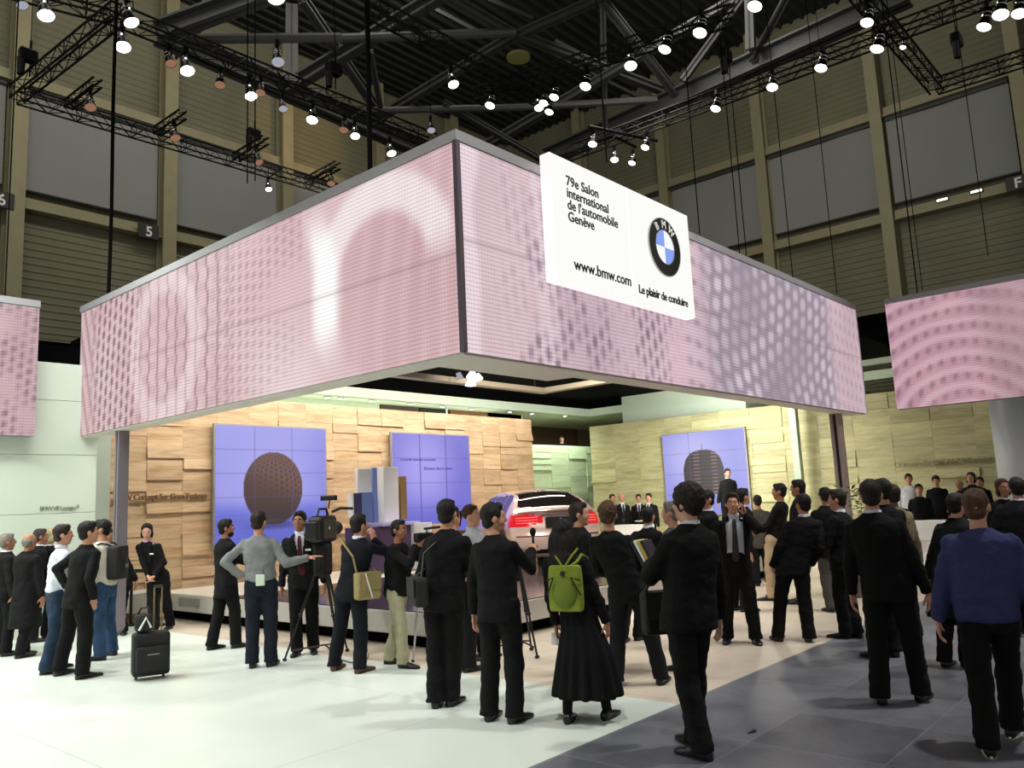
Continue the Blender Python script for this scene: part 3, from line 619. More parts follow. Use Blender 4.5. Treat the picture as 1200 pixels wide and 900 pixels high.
# ---- video walls
M_scr=led_mat('video_pixels',.02,1.0,.05,.97,.95)
def ball_pic(s,t,W=2.6,H=2.4):
    up=sm(.2,1.0,t/H); c=mixc((96,104,205),(150,150,228),sm(.55,1.0,t)); c=mixc(c,(166,164,232),.7*sm(1.3,.2,math.hypot(s-1.2,(t-1.3)*1.1))); c=mixc(c,(120,122,214),sm(1.9,2.6,s)*.5)
    if t<.85: c=mixc(c,(84,92,190),.5*sm(.9,.3,t)); c=mixc(c,(120,128,225),.3*(math.sin(t*70)>0)*sm(1.0,.0,s))
    c=mixc(c,(50,50,120),.75*sm(1,.3,math.hypot((s-1.32)/.75,(t-.38)/.12)))
    dx,dy=(s-1.3)/.7,(t-1.13)/.75; r=math.hypot(dx,dy)
    if r<1:
        z=math.sqrt(1-r*r); u=math.atan2(dx,z)*5.2; v=math.asin(max(-1,min(1,dy)))*6.5; hx=u; hy=v+(.5 if int(math.floor(u))%2 else 0); ax,ay=hx-math.floor(hx)-.5,hy-math.floor(hy)-.5
        k=(70,44,44); web=sm(.28,.48,math.hypot(ax,ay)); k=mixc(k,(112,76,72),web*sm(-.5,.6,dx*.6+dy)*.9); k=mixc(k,(36,28,36),sm(.2,-.9,dy)*.7)
        c=mixc(c,k,sm(1,.985,r))
    for L_ in (W/3,2*W/3):
        if abs(s-L_)<.01: c=mixc(c,(80,80,150),.5)
    for L_ in (H/5,2*H/5,3*H/5,4*H/5):
        if abs(t-L_)<.01: c=mixc(c,(80,80,150),.4)
    return c
def text_pic(s,t,W=2.6,H=2.4):
    c=mixc((112,108,206),(160,152,234),sm(1.5,.2,math.hypot(s-1.0,(t-1.5)))); c=mixc((94,96,200),c,sm(.1,.9,t))
    for L_ in (.87,1.75):
        if abs(s-L_)<.012: c=mixc(c,(70,66,150),.6)
    for L_ in (.6,1.2,1.8):
        if abs(t-L_)<.01: c=mixc(c,(80,80,160),.5)
    return c
def basket_pic(s,t,W=2.65,H=2.4):
    c=mixc((150,150,228),(186,184,240),sm(1.4,.2,math.hypot(s-1.0,t-1.7))); c=mixc((130,136,222),c,sm(.0,.8,t))
    dx=(s-1.3)/.66; top=1.05+.82*max(0,1-abs(dx)**2.8)**(1/2.6); 
    if abs(dx)<1 and .56<t<top:
        row=math.sin(t*62); k=mixc((46,38,48),(74,58,62),sm(0,.8,row)); 
        if abs(dx+.32)<.16 or abs(dx-.55)<.14: k=mixc(k,(150,118,118),.8*sm(.1,.8,row))
        k=mixc(k,(30,26,34),sm(.8,1.0,abs(dx))); c=k
    if abs(s-1.3)<.015 and 1.85<t<2.05: c=(50,45,60)
    for L_ in (.88,1.77):
        if abs(s-L_)<.01: c=mixc(c,(90,90,160),.5)
    for L_ in (.6,1.2,1.8):
        if abs(t-L_)<.01: c=mixc(c,(90,90,160),.4)
    return c
def video(P,dirv,W,fn,label,nrm):
    r=empty('video_wall',P,0,label,'screen'); grid_face('display',nrm*.052,dirv,Z,W,2.4,.02,fn,M_scr,r)
    mb=MB(); a=-nrm*.02; b=nrm*.048; 
    c=[Vector((0,0,0)),dirv*W]; e=.03
    pts=[a-dirv*e-Z*e,dirv*(W+e)-Z*e+a,dirv*(W+e)+Z*(2.4+e)+a,-dirv*e+Z*(2.4+e)+a]; pts+=[p+(b-a) for p in pts]
    mb.add(pts,[(0,1,2,3),(4,7,6,5),(0,4,5,1),(1,5,6,2),(2,6,7,3),(3,7,4,0)]); mb.build('housing',MATS['grey_frame_metal'],r); return r
v1=video(Vector((8.19,14.98,1.13)),X,2.6,ball_pic,'blue video wall showing a dark brown ball on the left wooden wall',-Yv)
v2=video(Vector((12.71,14.98,1.12)),X,2.6,text_pic,'plain violet-blue video wall with two thin text lines',-Yv)
v3=video(Vector((21.78,12.93,1.15)),-Yv,2.66,basket_pic,'blue video wall showing a dark woven dome on the right wooden wall',-X)
M_st=mat('screen_text',(60,50,130),.5)
text('lettering','La nouvelle dimension automobile.',.095,M_st,v2,frameB(.22,-.062,1.74),.002,spacing=.9); text('lettering','Bienvenue dans la voiture.',.105,M_st,v2,frameB(.98,-.062,1.52),.002,spacing=.9)
# ---- upper level behind the clad walls
M_mint=mat('mint_fascia',(206,222,204),.5); M_soff=mat('green_soffit',(182,192,164),.6,var=.04); M_glassd=mat('brown_tinted_glass',(60,48,36),.12,0,spec=.6)
mb=MB(); mb.box(6.3,22.4,16.0,16.12,4.5,4.74); mb.box(22.28,22.4,3,16.0,4.5,4.74); trim(mb,M_mint)
mb=MB(); mb.box(6.3,34,16.12,28,4.52,4.7); mb.box(22.4,34,-8,16.12,4.52,4.7); trim(mb,M_soff)
mb=MB(); mb.box(5.85,30,LY0+.36,16.0,5.0,5.1); mb.box(5.3,34,16.0,28,4.78,5.0); mb.box(22.4,34,-8,16,4.78,5.0); trim(mb,M_dark)
mb=MB(); mb.box(-13,6.2,15.1,15.3,4.38,4.8); trim(mb,M_dark)
mb=MB(); mb.box(22.1,22.3,3.5,8.0,5.15,6.2); trim(mb,M_dark); mb=MB(); mb.box(21.9,22.1,3.5,7.6,4.86,5.15); trim(mb,M_gw)
# dark slatted wall between the two pink screens
mb=MB()
for k in range(9): mb.box(22.3,22.4,3,9.5,4.1+k*.1,4.185+k*.1)
trim(mb,mat('dark_slats',(70,68,44),.7))
# back glazing of the upper level
mb=MB(); mb.box(9,33,19.4,19.5,0,4.5); trim(mb,mat('brown_room_wall',(90,78,62),.7,var=.3,vscale=.6))
wx=[7.0]+[ony(q,y,17.0).x for q,y in ((444,470),(490,474),(526,478),(610,484))]+[18.3]
for k,m in enumerate((M_soff,M_glassd,mat('black_glass',(18,16,14),.1,spec=.5),mat('amber_glass',(112,74,44),.2),M_soff)):
    mb=MB(); mb.box(wx[k]+.02,wx[k+1]-.02,16.96,17.0,3.9,4.52); struct(mb.build('window_%d'%(k+1),m))
mb=MB(); mb.box(18.28,22.2,19.3,19.36,3.0,4.52); struct(mb.build('window_6',M_soff)); mb=MB(); mb.box(22.25,26,19.3,19.36,3.0,4.52); struct(mb.build('window_7',M_glassd))
for x,yy in ((ony(523,470,16.5).x,16.5),(20.8,17.6)):
    mb=MB(); mb.tube([(x,yy,3.0),(x,yy,4.5)],.025,8); thing_mb('railing_post',mb,mat('pale_metal',(180,190,185),.3,.5),'slim pale post in front of the upper glazing, '+('left one' if x<18 else 'right one by the green wall'),'post')
mb=MB(); mb.box(18.2,24.4,17.1,17.16,3.54,3.6); trim(mb,M_mint)
# mint box above the right wooden wall
mb=MB(); mb.cbox(22.3,27,10.4,14.7,4.0,5.0,.01); o=struct(mb.build('wall_upper_box',M_gw))
# soffit downlights
for k,(x,y) in enumerate(((427,466),(459,470),(504,474),(537,478),(571,481),(614,485),(662,492),(648,486),(440,459))):
    P=onz(x,y-5,4.51)
    if P.y<16.2: P.y=16.4
    r=empty('downlight',(P.x,P.y,4.52),0,['first','second','third','fourth','fifth','sixth','seventh','eighth','ninth'][k]+' small round downlight in the green upper ceiling, in the order left to right' if k<6 else ['rearmost small downlight near the upper balcony','small downlight above the green back wall','small downlight just right of the mint beam end'][k-6],'lamp')
    mb=MB(); mb.tube([(0,0,-.03),(0,0,0)],.09,12); mb.build('trim_ring',MATS['pale_metal'],r); mb=MB(); mb.tube([(0,0,-.035),(0,0,-.031)],.06,12); mb.build('bulb',emis('downlight_glow',(255,245,210),6),r)
# light beams under the black ceiling
M_beige=mat('beige_track',(196,184,160),.5)
mb=MB(); mb.cbox(7.9,12.75,10.1,10.28,3.88,3.98,.01); mb.build; o=thing_mb('ceiling_track',mb,M_beige,'long beige ceiling track under the black stand ceiling','track')
mb=MB(); mb.cbox(12.57,12.75,8.5,10.09,3.88,3.98,.01); thing_mb('ceiling_track',mb,M_beige,'short beige ceiling track pointing to the right end of the mint beam','track')
for (a,b,n) in (((8.2,10.19),5.0,'left'),((12.4,10.19),5.0,'right'),((12.66,8.7),5.0,'far')):
    mb=MB(); mb.tube([(a[0],a[1],3.98),(a[0],a[1],b)],.012,6); thing_mb('track_hanger',mb,M_can,'thin black rod holding the beige ceiling track, %s one'%n,'rod')
P=onz(556,437,3.95); r=empty('moving_light',P,.4,'bright white lamp cluster hanging under the screen corner','lamp')
mb=MB(); mb.tube([(0,0,.0),(0,0,5.0-P.z)],.02,6); mb.tube([(-.16,0,-.02),(.16,0,-.02)],.025,6); mb.build('hanger',M_can,r)
for sx,a in ((-.12,.3),(.12,-.5),(0,.1)):
    R=Matrix.Translation((sx,.08 if sx==0 else 0,-.06 if sx else -.17))@Matrix.Rotation(a,4,'Y'); mb=MB(); mb.tube([R@Vector((0,0,.06)),R@Vector((0,0,-.04))],[.05,.1],12); h=mb.build('lamp_head',mat('white_lamp_head',(235,235,240),.3,emit=(240,245,255),estr=1.2),r)
P=onz(537,440,3.95); r=empty('moving_light',P,0,'small dim lamp left of the bright cluster under the screen corner','lamp'); mb=MB(); mb.tube([(0,0,.0),(0,0,5.0-P.z)],.015,6); mb.build('hanger',M_can,r); mb=MB(); mb.tube([(0,0,.05),(.05,0,-.05)],[.04,.06],10); mb.build('lamp_head',M_lensd,r)
# green pillar strip, white column
Q=onx(929,480,21.3); mb=MB(); mb.cbox(21.2,21.4,Q.y-.1,Q.y+.1,0,4.6,.02); thing_mb('pillar',mb,mat('pale_green_pillar',(180,200,180),.4),'narrow pale green pillar standing before the right wooden wall','pillar')
P=onx(1192,500,19); mb=MB(); mb.tube([(P.x,P.y-.05,0),(P.x,P.y-.05,3.9)],.5,32); thing_mb('round_column',mb,mat('white_column',(205,212,222),.35),'thick white round column at the right edge under the pink screen','column',smooth=True)
# ---- car platform
M_plf=mat('light_grey_plinth',(176,172,164),.5); M_plt=mat('dark_gloss_platform',(60,50,58),.12,spec=.7)
pf=empty('platform',(6.9,7.2,0),0,'long low platform with light grey front and dark glossy top under the car','platform')
B('recessed_base',7.1,17.2,7.4,14.5,0,.17,M_dark,pf); B('front_panel',6.9,17.4,7.2,14.7,.17,.44,M_plf,pf,.01); B('dark_top',6.96,17.35,7.25,12.3,.442,.452,M_plt,pf); B('pale_top',6.92,17.35,12.3,14.69,.442,.453,mat('cream_plinth_top',(222,214,200),.4),pf)
B('grille',6.885,6.9,13.05,13.75,.26,.40,mat('vent_grey',(128,128,124),.6),pf)
mb=MB(); mb.cbox(6.3,6.89,14.2,15.0,0.17,.5,.01); mb.build; thing_mb('end_block',mb,M_plf,'small grey block at the left end of the platform by the hostess','block')
# angular sculpture of white and blue panels
sc=empty('display_sculpture',(10.3,13.0,.47),0,'angular display of white and blue upright panels on the platform','display')
M_wp=mat('white_gloss_panel',(238,238,240),.3); M_bp=mat('blue_gloss_panel',(120,140,205),.2); M_pp=mat('purple_gloss_panel',(70,56,84),.2); M_db=mat('dark_blue_panel',(58,58,100),.25)
def U(n,q0,q1,y0,y1,m):
    a=ony(*q0,y0); b=ony(*q1,y0); B(n,min(a.x,b.x),max(a.x,b.x),y0,y1,min(a.z,b.z),max(a.z,b.z),m,sc,.006)
U('white_panel',(419,549),(436,577),13.3,13.4,M_wp); U('blue_panel',(437,548),(449,612),13.25,13.35,M_bp); U('white_panel',(449,547),(468,611),13.05,13.35,M_wp)
U('blue_panel',(424,577),(437,612),13.2,13.3,mat('teal_blue_panel',(104,130,186),.2)); U('dark_panel',(415,578),(424.5,606),13.2,13.3,M_db); U('white_edge',(412.5,578),(415,606),13.2,13.35,M_wp)
U('wood_panel',(469,558),(477.5,608),13.1,13.5,mat('olive_wood',(140,112,66),.6))
B('purple_base',10.35,11.9,12.9,13.7,.47,1.38,M_pp,sc,.01); B('white_fin',11.42,11.46,12.3,12.9,.47,1.42,M_wp,sc,.006); B('lilac_shelf',10.6,11.6,12.8,13.3,1.385,1.45,mat('lilac_panel',(178,172,226),.3),sc,.006)
# tall open wooden block beside it
mb=MB(); mb.cbox(11.75,12.6,13.2,13.9,.47,1.35,.01); thing_mb('wooden_block',mb,M_woodL,'pale wooden block right of the blue display on the platform','block')
# white counters at the right
def counter(P,rz,w,label):
    r=empty('reception_counter',P,rz,label,'counter','white reception counters')
    mb=MB(); mb.cbox(-w/2,w/2,-.3,.3,.62,1.0,.015); mb.build('upper_box',MATS['white_gloss_panel'],r)
    mb=MB(); mb.cbox(-w/2+.15,w/2-.05,-.22,.22,.38,.62,.01); mb.build('neck',MATS['white_gloss_panel'],r); mb=MB(); mb.cbox(-w/2,w/2,-.28,.28,0.02,.38,.012); mb.build('base',MATS['white_gloss_panel'],r)
counter(Vector((17.9,4.75,0)),-PI/2,1.8,'white stepped counter between the beige coat and the black coat on the right')
Q=onx(741,640,18.9)
counter(Vector((18.9,Q.y,0)),-PI/2,1.1,'white counter far back where small suited men stand right of the car')

PB_=ony(658,511,17.55)
mb=MB(); mb.box(18.3,24.3,17.2,19.3,PB_.z-1.62-.1,PB_.z-1.62); trim(mb,M_soff)
mb=MB(); mb.cbox(19.6,21.6,-3,8.6,0,.2,.01); thing_mb('low_stage',mb,M_plf,'low pale stage along the right wooden wall under the far group','stage')
Q=onx(853,600,20.6); mb=MB(); mb.cbox(20.2,21.3,Q.y-.6,Q.y+.6,0,.6,.01); thing_mb('step_block',mb,M_plf,'pale block under the man standing before the woven dome screen','block')
# ================================================================ PEOPLE
JOBS=[]     # (object, voxel, smooth iterations, post function)
def remeshed(mb,name,m,parent,vox,it=3,post=None):
    me=mb.mesh(name); me.materials.append(m); o=bpy.data.objects.new(name,me); COL.objects.link(o); o.parent=parent
    r=o.modifiers.new('r','REMESH'); r.mode='VOXEL'; r.voxel_size=vox; r.use_smooth_shade=True
    s=o.modifiers.new('s','SMOOTH'); s.factor=.5; s.iterations=it
    JOBS.append((o,m,post)); return o
def run_jobs():
    bpy.context.view_layer.update(); dg=bpy.context.evaluated_depsgraph_get(); new=[]
    for o,m,post in JOBS: new.append(bpy.data.meshes.new_from_object(o.evaluated_get(dg)))
    for (o,m,post),me in zip(JOBS,new):
        old=o.data; nm=old.name; o.modifiers.clear(); o.data=me; bpy.data.meshes.remove(old); me.name=nm
        me.materials.clear(); me.materials.append(m)
        if post: post(me)
        me.polygons.foreach_set('use_smooth',[True]*len(me.polygons)); me.update()
    JOBS.clear()
def folds(amp,fx,fz,seed):
    def f(me):
        vs=me.vertices; ns=[v.normal.copy() for v in vs]
        for v,n in zip(vs,ns):
            p=v.co; d=noise.noise(Vector((p.x*fx+seed,p.y*fx,p.z*fz)))+.5*noise.noise(Vector((p.x*fx*2.1,p.y*fx*2.1+seed,p.z*fz*2.3+p.x*4)))
            v.co=p+n*(amp*d)
    return f
def cutfront(fn,cx,then=None):
    def f(me):
        if then: then(me)
        bm=bmesh.new(); bm.from_mesh(me)
        dl=[]
        for fc in bm.faces:
            c=fc.calc_center_median(); w=fn(c.z)
            if w>0 and c.y>.03 and abs(c.x-cx(c.z))<w and fc.normal.y>-.1 and abs(c.x)<.16: dl.append(fc)
        bmesh.ops.delete(bm,geom=dl,context='FACES'); bm.to_mesh(me); bm.free()
    return f
def cloth(name,c,rough=.9,bump=.25,bs=60,var=.12): return mat(name,c,rough,0,bump,bs,var,9,spec=.25)
C_black=cloth('black_suit_wool',(12,12,14)); C_black2=cloth('charcoal_suit_wool',(19,19,23)); C_navy=cloth('dark_navy_wool',(15,17,24))
C_coat=cloth('black_coat_wool',(10,10,12)); C_grey=cloth('grey_knit',(128,131,132),.95,.4,90); C_blue=cloth('blue_sweatshirt_cotton',(60,63,108),.95,.5,50)
C_jean=cloth('blue_denim',(34,52,72),.9,.3,120,.25); C_jeand=cloth('dark_denim',(26,31,42),.9,.3,120,.2); C_jean2=cloth('mid_blue_denim',(46,70,100),.9,.3,120,.25)
C_white=cloth('white_shirt_cotton',(206,210,222),.85,.25,40,.05); C_cream=cloth('cream_fleece',(206,202,186),.97,.5,120,.08); C_khaki=cloth('khaki_cotton',(170,166,136),.9,.3,50)
C_khaki2=cloth('beige_chino_cotton',(172,150,120),.9,.3,50); C_tan=cloth('beige_coat_wool',(118,106,84),.95,.3,60); C_gcoat=cloth('grey_coat_wool',(74,70,66),.95,.3,60)
C_brown=cloth('brown_suede',(92,60,40),.8); C_shoe=mat('black_shoe_leather',(13,12,12),.35); C_shoeb=mat('brown_shoe_suede',(96,62,40),.7)
C_tie=cloth('dark_red_tie_silk',(70,18,26),.5); C_tie2=cloth('dark_grey_tie_silk',(46,40,48),.5); C_pink=cloth('pink_scarf_silk',(200,160,180),.5)
def skin(n,c): return mat('skin_'+n,c,.5,0,.08,60,.05,20,spec=.35)
S1=skin('light',(196,142,116)); S2=skin('tan',(160,110,84)); S3=skin('pale',(214,160,138)); S4=skin('olive',(132,92,70))
def hair(n,c): return mat('hair_'+n,c,.55,0,.9,70,.3,25,spec=.3,stretch=(1,1,.25))
H_bk=hair('black',(17,14,13)); H_br=hair('dark_brown',(38,26,20)); H_mb=hair('mid_brown',(72,48,34)); H_gr=hair('grey',(120,112,104)); H_lb=hair('light_brown',(84,58,40)); H_bl=hair('blond',(190,180,140)); H_gd=hair('dark_grey',(58,54,52))
M_eye=mat('eye_white',(215,210,205),.25); M_iris=mat('iris_brown',(30,20,14),.2); M_lip=mat('lip',(150,84,76),.5)
ARMS={ # wrist position (x outwards, y forwards, z), elbow pole, hand direction
 'hang':((.265,.03,.84),(.3,-1,0),(0,.05,-1)),'hangf':((.24,.12,.88),(.3,-1,0),(0,.2,-1)),
 'pocket':((.215,.05,.9),(.6,-1,0),(-.2,.1,-1)),'hip':((.2,-.02,1.02),(1,-.25,0),(-.7,.5,-.4)),
 'front':((.05,.2,.92),(.8,-.5,0),(-.6,.1,-.7)),'clasp':((.02,.24,1.0),(.9,-.4,-.2),(-1,.2,-.2)),
 'fold':((-.06,.22,1.18),(1,.1,-.3),(-1,.1,.1)),'hold':((.08,.33,1.22),(.8,-.2,-1),(-.4,1,.2)),
 'low':((.15,.28,1.03),(.6,-.8,-.4),(-.4,1,0)),
 'phone':((.13,.1,1.5),(.7,.5,-1),(-.15,-.1,1)),'face':((.06,.2,1.47),(.9,.1,-.8),(-.3,.4,1)),
 'cam':((.07,.27,1.45),(.8,-.1,-1),(-.3,.7,.6)),'reach':((.2,.5,1.22),(.5,-.3,-1),(0,1,.1)),
 'side':((.62,.12,1.22),(.2,-.4,-1),(1,.15,.05)),'behind':((.06,-.2,.95),(1,-.6,0),(-.8,-.1,-.5)),'mic':((.12,.42,1.34),(.5,-.4,-1),(-.1,.8,.5)),
 'up':((.16,.3,1.4),(.8,-.2,-1),(0,.6,.8)),
}
def ik(S,T,pole,l1,l2):
    d=T-S; L=d.length
    if L>(l1+l2)*.999: T=S+d*((l1+l2)*.999/L); d=T-S; L=d.length
    a=(l1*l1-l2*l2+L*L)/(2*L); h=math.sqrt(max(0,l1*l1-a*a)); u=d.normalized(); p=Vector(pole); p=(p-u*p.dot(u)).normalized()
    return S+u*a+p*h,T
def hand(mb,W,D,Nn,sg,curl,full=True):
    D=D.normalized(); n=(Nn-D*Nn.dot(D)).normalized(); w=n.cross(D)*(1)   # lateral axis
    M=Matrix(((w.x,n.x,D.x,W.x),(w.y,n.y,D.y,W.y),(w.z,n.z,D.z,W.z),(0,0,0,1)))
    mb.ball((0,0,.05),(.04,.017,.052),12,8,M); mb.ball((0,0,.012),(.027,.02,.03),10,6,M)
    for i,(L_) in enumerate((.058,.07,.074,.064)):
        x=(-.031+.0207*i)*1.0; a=Vector((x,0,.088)); an=curl*.6; b=a+Vector((x*.12,math.sin(an),math.cos(an)))*L_*.52; an=curl*1.6; c=b+Vector((0,math.sin(an),math.cos(an)))*L_*.5
        mb.tube([M@a,M@b,M@c],[.0102,.0095,.008],8); mb.ball(M@c,.008,8,6); mb.ball(M@b,.0095,8,6)
    t=-1 if sg>0 else 1   # thumb side
    t=1
    a=Vector((.03*t,.008,.02)); b=Vector((.056*t,.018,.052)); c=Vector((.062*t,.026+.012*curl,.082)); mb.tube([M@a,M@b,M@c],[.0135,.0115,.009],8); mb.ball(M@c,.009,8,6)
def person(f1,f2,head,label,face=0,h=None,z0=0,top=C_black,bottom=C_black,coat='suit',hem=.80,la='hang',ra='hang',hairm=H_bk,hs='short',sk=S1,turn=0,nod=0,shoe=C_shoe,shirt=None,tie=None,fat=1.0,near=False,vis=None,leg='trouser',glasses=False,beard=None,group=None,lcurl=.5,rcurl=.5,hands=True,openf=None,collar=True,dy=0,fw=1.12,grp=None):
    """f1,f2: pixels of the two shoes; head: pixel of the head top; face: 0 looks away from the camera, 90 to the right, 180 towards it"""
    A=(f1 if isinstance(f1,Vector) else onz(*f1,z0)); Bq=onz(*f2,z0) if f2 else None
    one=Bq is None
    if one: Bq=A.copy()
    root=(A+Bq)/2
    dv=Vector((root.x,root.y,0)).normalized(); P=ray(*head); fh=Vector((FW.x,FW.y,0)).normalized()
    t=(root.dot(fh))/(P.dot(fh)); HP=CAM+P*t; hh=HP.z-z0; off=HP-root; off.z=0
    if off.length>.3: off=off.normalized()*.3
    if h: hh=h
    k=hh/1.75
    fa=math.atan2(dv.y,dv.x)-math.radians(face); rz=fa-PI/2; inv=Matrix.Rotation(-rz,3,'Z')
    r=empty('person',(root.x,root.y,z0),rz,label,'person',grp)
    o_=inv@off/k; a=inv@(A-root)/k; b=inv@(Bq-root)/k; a.z=b.z=0
    if one: a=Vector((.11,.02,0)); b=Vector((-.11,-.03,0))
    R_,L_=(a,b) if a.x>=b.x else (b,a)
    if (R_-L_).length<.14: dd=Vector((.07,0,0)); R_=R_+dd; L_=L_-dd
    if R_.x-L_.x<.08: R_.x+=.04; L_.x-=.04
    vb=.0088 if near else .0125; vc=.013 if near else .017
    def c(z): 
        s=sm(.55,1.6,z); return Vector((o_.x*s,o_.y*s+.0,0))
    sk_len=abs(R_.y-L_.y); drop=min(.12,.022*((R_-L_).length/.3)**2)
    def up(v): return Vector((v[0],v[1],v[2]-drop*sm(.3,.9,v[2])))
    K=Matrix.Scale(k,4)
    def ring(z,rx,ry,yo=0,n=20,e=2.4):
        cc=c(z); out=[]
        for i in range(n):
            t=2*PI*i/n; ct,st=math.cos(t),math.sin(t); x=rx*math.copysign(abs(ct)**(2/e),ct); y=ry*math.copysign(abs(st)**(2/e),st)
            out.append(K@Vector((cc.x+x,cc.y+y+yo,z-drop)))
        return out
    # --- skeleton
    hipR=c(.92)+Vector((.088,0,.92-drop)); hipL=c(.92)+Vector((-.088,0,.92-drop))
    def leg_pts(hip,foot,sd):
        ank=Vector((foot.x,foot.y-.03,.09)); dd=(ank-hip).length*1.003; kn,_=ik(hip,ank,(sd*.15,1,0),.51*dd,.49*dd); ank=Vector((foot.x,foot.y-.03,.09)); return hip,kn,ank
    legR=leg_pts(hipR,R_,1); legL=leg_pts(hipL,L_,-1)
    shw=.178*(1+max(0,fat-1)*.45)
    arms=[]
    for sg,ar in ((1,ra),(-1,la)):
        S=c(1.41)+Vector((sg*(shw-.012),0,1.385-drop)); 
        w,pole,hd=ARMS[ar] if isinstance(ar,str) else ar
        T_=Vector((sg*w[0]*(fat if ar in('hang','pocket') else 1),w[1],w[2]-drop))+c(w[2]); pl=Vector((sg*pole[0],pole[1],pole[2])); E_,T_=ik(S,T_,pl,.29,.265)
        arms.append((sg,S,E_,T_,Vector((sg*hd[0],hd[1],hd[2]))))
    # --- body: one continuous skin
    mb=MB(); f=fat
    mb.loft([ring(z,rx*f,ry*f) for z,rx,ry in ((.84,.09,.08),(.9,.14,.095),(1.0,.135,.085),(1.1,.13,.08),(1.25,.15,.09),(1.38,.155,.085),(1.44,.1,.065),(1.47,.06,.055))])
    for hip,kn,ank in (legR,legL):
        q=[K@v for v in (hip,kn,ank)]; mb.limb(q[0],q[1],.07*k,.048*k); mb.limb(q[1],q[2],.048*k,.034*k)
        mb.limb(q[2],K@Vector((ank.x,ank.y+.09,.034)),.026*k,.018*k,8)
    for sg,S,E_,T_,hd in arms:
        s_,e_,t_=K@S,K@E_,K@T_; mb.limb(s_,e_,.045*k,.038*k); mb.limb(e_,t_,.036*k,.026*k)
        if hands:
            inw=Vector((-sg,.15,0)) if abs(hd.z)>.6 else Vector((-sg*.3,0,-1)); 
            if hd.z>.5: inw=Vector((-sg*.6,.3,0))
            hm=MB(); hand(hm,Vector((0,0,0)),hd,inw,sg,(rcurl if sg>0 else lcurl)); 
            mb.add([K@(v+T_) for v in hm.v],hm.f)
    nk=c(1.47)+Vector((0,.0,1.45-drop)); hc=c(1.6)+Vector((0,.015,-drop))
    HM=K@Matrix.Translation(Vector((hc.x,hc.y+dy,1.55-drop)))@Matrix.Rotation(-math.radians(turn),4,'Z')@Matrix.Rotation(-math.radians(nod),4,'X')@Matrix.Scale(1.05,4)@Matrix.Translation((0,0,-1.55))
    mb.limb(K@nk,HM@Vector((0,-.012,1.58)),.057*k*(.9+.1*fat),.052*k)
    hb=[((0,-.012,1.655),(.076,.094,.094)),((0,.02,1.62),(.064,.07,.088)),((0,.034,1.558),(.046,.05,.045)),((0,.058,1.535),(.022,.024,.02)),((.03,.05,1.6),(.03,.03,.03)),((-.03,.05,1.6),(.03,.03,.03)),((0,.07,1.66),(.045,.02,.018)),
        ((0,.093,1.612),(.0125,.022,.016)),((0,.088,1.632),(.008,.014,.028)),((.077,-.005,1.622),(.01,.02,.031)),((-.077,-.005,1.622),(.01,.02,.031)),((0,.078,1.572),(.024,.013,.013))]
    for cc,rr in hb: mb.ball(cc,rr,14,10,HM)
    def hpost(me):
        pass
    body=remeshed(mb,'body',sk,r,vb*k,3 if near else 2)
    # --- face
    if vis is None: vis=abs(((face+turn+180)%360)-180)>50
    if vis:
        for sx in (1,-1):
            m2=MB(); m2.ball((sx*.029,.0765,1.634),(.0115,.011,.0075),10,8,HM); e=m2.build('eye',M_eye,r,True)
            m2=MB(); m2.ball((sx*.029,.0855,1.634),(.005,.003,.005),8,6,HM); m2.build('iris',M_iris,e,True)
            m2=MB(); m2.tube([HM@Vector((sx*.012,.092,1.655)),HM@Vector((sx*.03,.09,1.662)),HM@Vector((sx*.048,.076,1.655))],[.003*k,.0034*k,.002*k],6); m2.build('eyebrow',hairm,r,True)
        m2=MB(); m2.ball((0,.0885,1.573),(.022,.006,.0055),12,6,HM); m2.build('mouth',M_lip,r,True)
        if glasses:
            m2=MB()
            for sx in (1,-1):
                m2.tube([HM@Vector((sx*.031+.021*math.cos(t),.1,1.632+.016*math.sin(t))) for t in [2*PI*i/12 for i in range(13)]],.0022*k,5); m2.tube([HM@Vector((sx*.05,.098,1.636)),HM@Vector((sx*.08,.0,1.636))],.002*k,5)
            m2.tube([HM@Vector((-.01,.102,1.636)),HM@Vector((.01,.102,1.636))],.002*k,5); m2.build('glasses',M_black,r)
        if beard:
            m2=MB(); m2.ball((0,.045,1.55),(.053,.052,.042),14,10,HM); m2.build('beard',beard,r,True)
    # --- hair
    if hs!='bald':
        mb=MB(); big=1.0
        if hs in('short','curly','crop','ring'):
            s=1.0 if hs!='crop' else .965; s=(1.18 if fat>1.1 else 1.07) if hs=='curly' else s
            mb.ball((0,-.02,1.668 if hs!='ring' else 1.63),(.083*s,.095*s,.092*s if hs!='ring' else .07),18,12,HM)
            mb.ball((0,-.045,1.60),(.068,.056,.055),14,8,HM)
            if hs!='ring': mb.ball((0,.035,1.72),(.058*s,.045,.035),12,8,HM)
            for sx in (1,-1): mb.ball((sx*.066,.012,1.655),(.016,.03,.035),8,6,HM)
        elif hs in('bob','long','tail'):
            mb.ball((0,-.032,1.68),(.09,.098,.094),18,12,HM); mb.ball((0,.02,1.732),(.058,.04,.026),12,8,HM)
            if hs=='bob':
                mb.ball((0,-.055,1.585),(.085,.06,.08),14,8,HM)
                for sx in (1,-1): mb.ball((sx*.074,-.015,1.6),(.02,.04,.07),10,8,HM)
            if hs=='long':
                for sx in (1,-1): mb.ball((sx*.075,-.02,1.56),(.045,.065,.14),10,8,HM)
                mb.ball((0,-.065,1.54),(.128,.07,.18),14,10,HM); mb.ball((0,-.095,1.40),(.122,.05,.13),14,10,HM)
            if hs=='tail':
                mb.tube([HM@Vector((0,-.1,1.69)),HM@Vector((0,-.15,1.68)),HM@Vector((0,-.175,1.62)),HM@Vector((0,-.17,1.52))],[.02*k,.032*k,.034*k,.012*k],10)
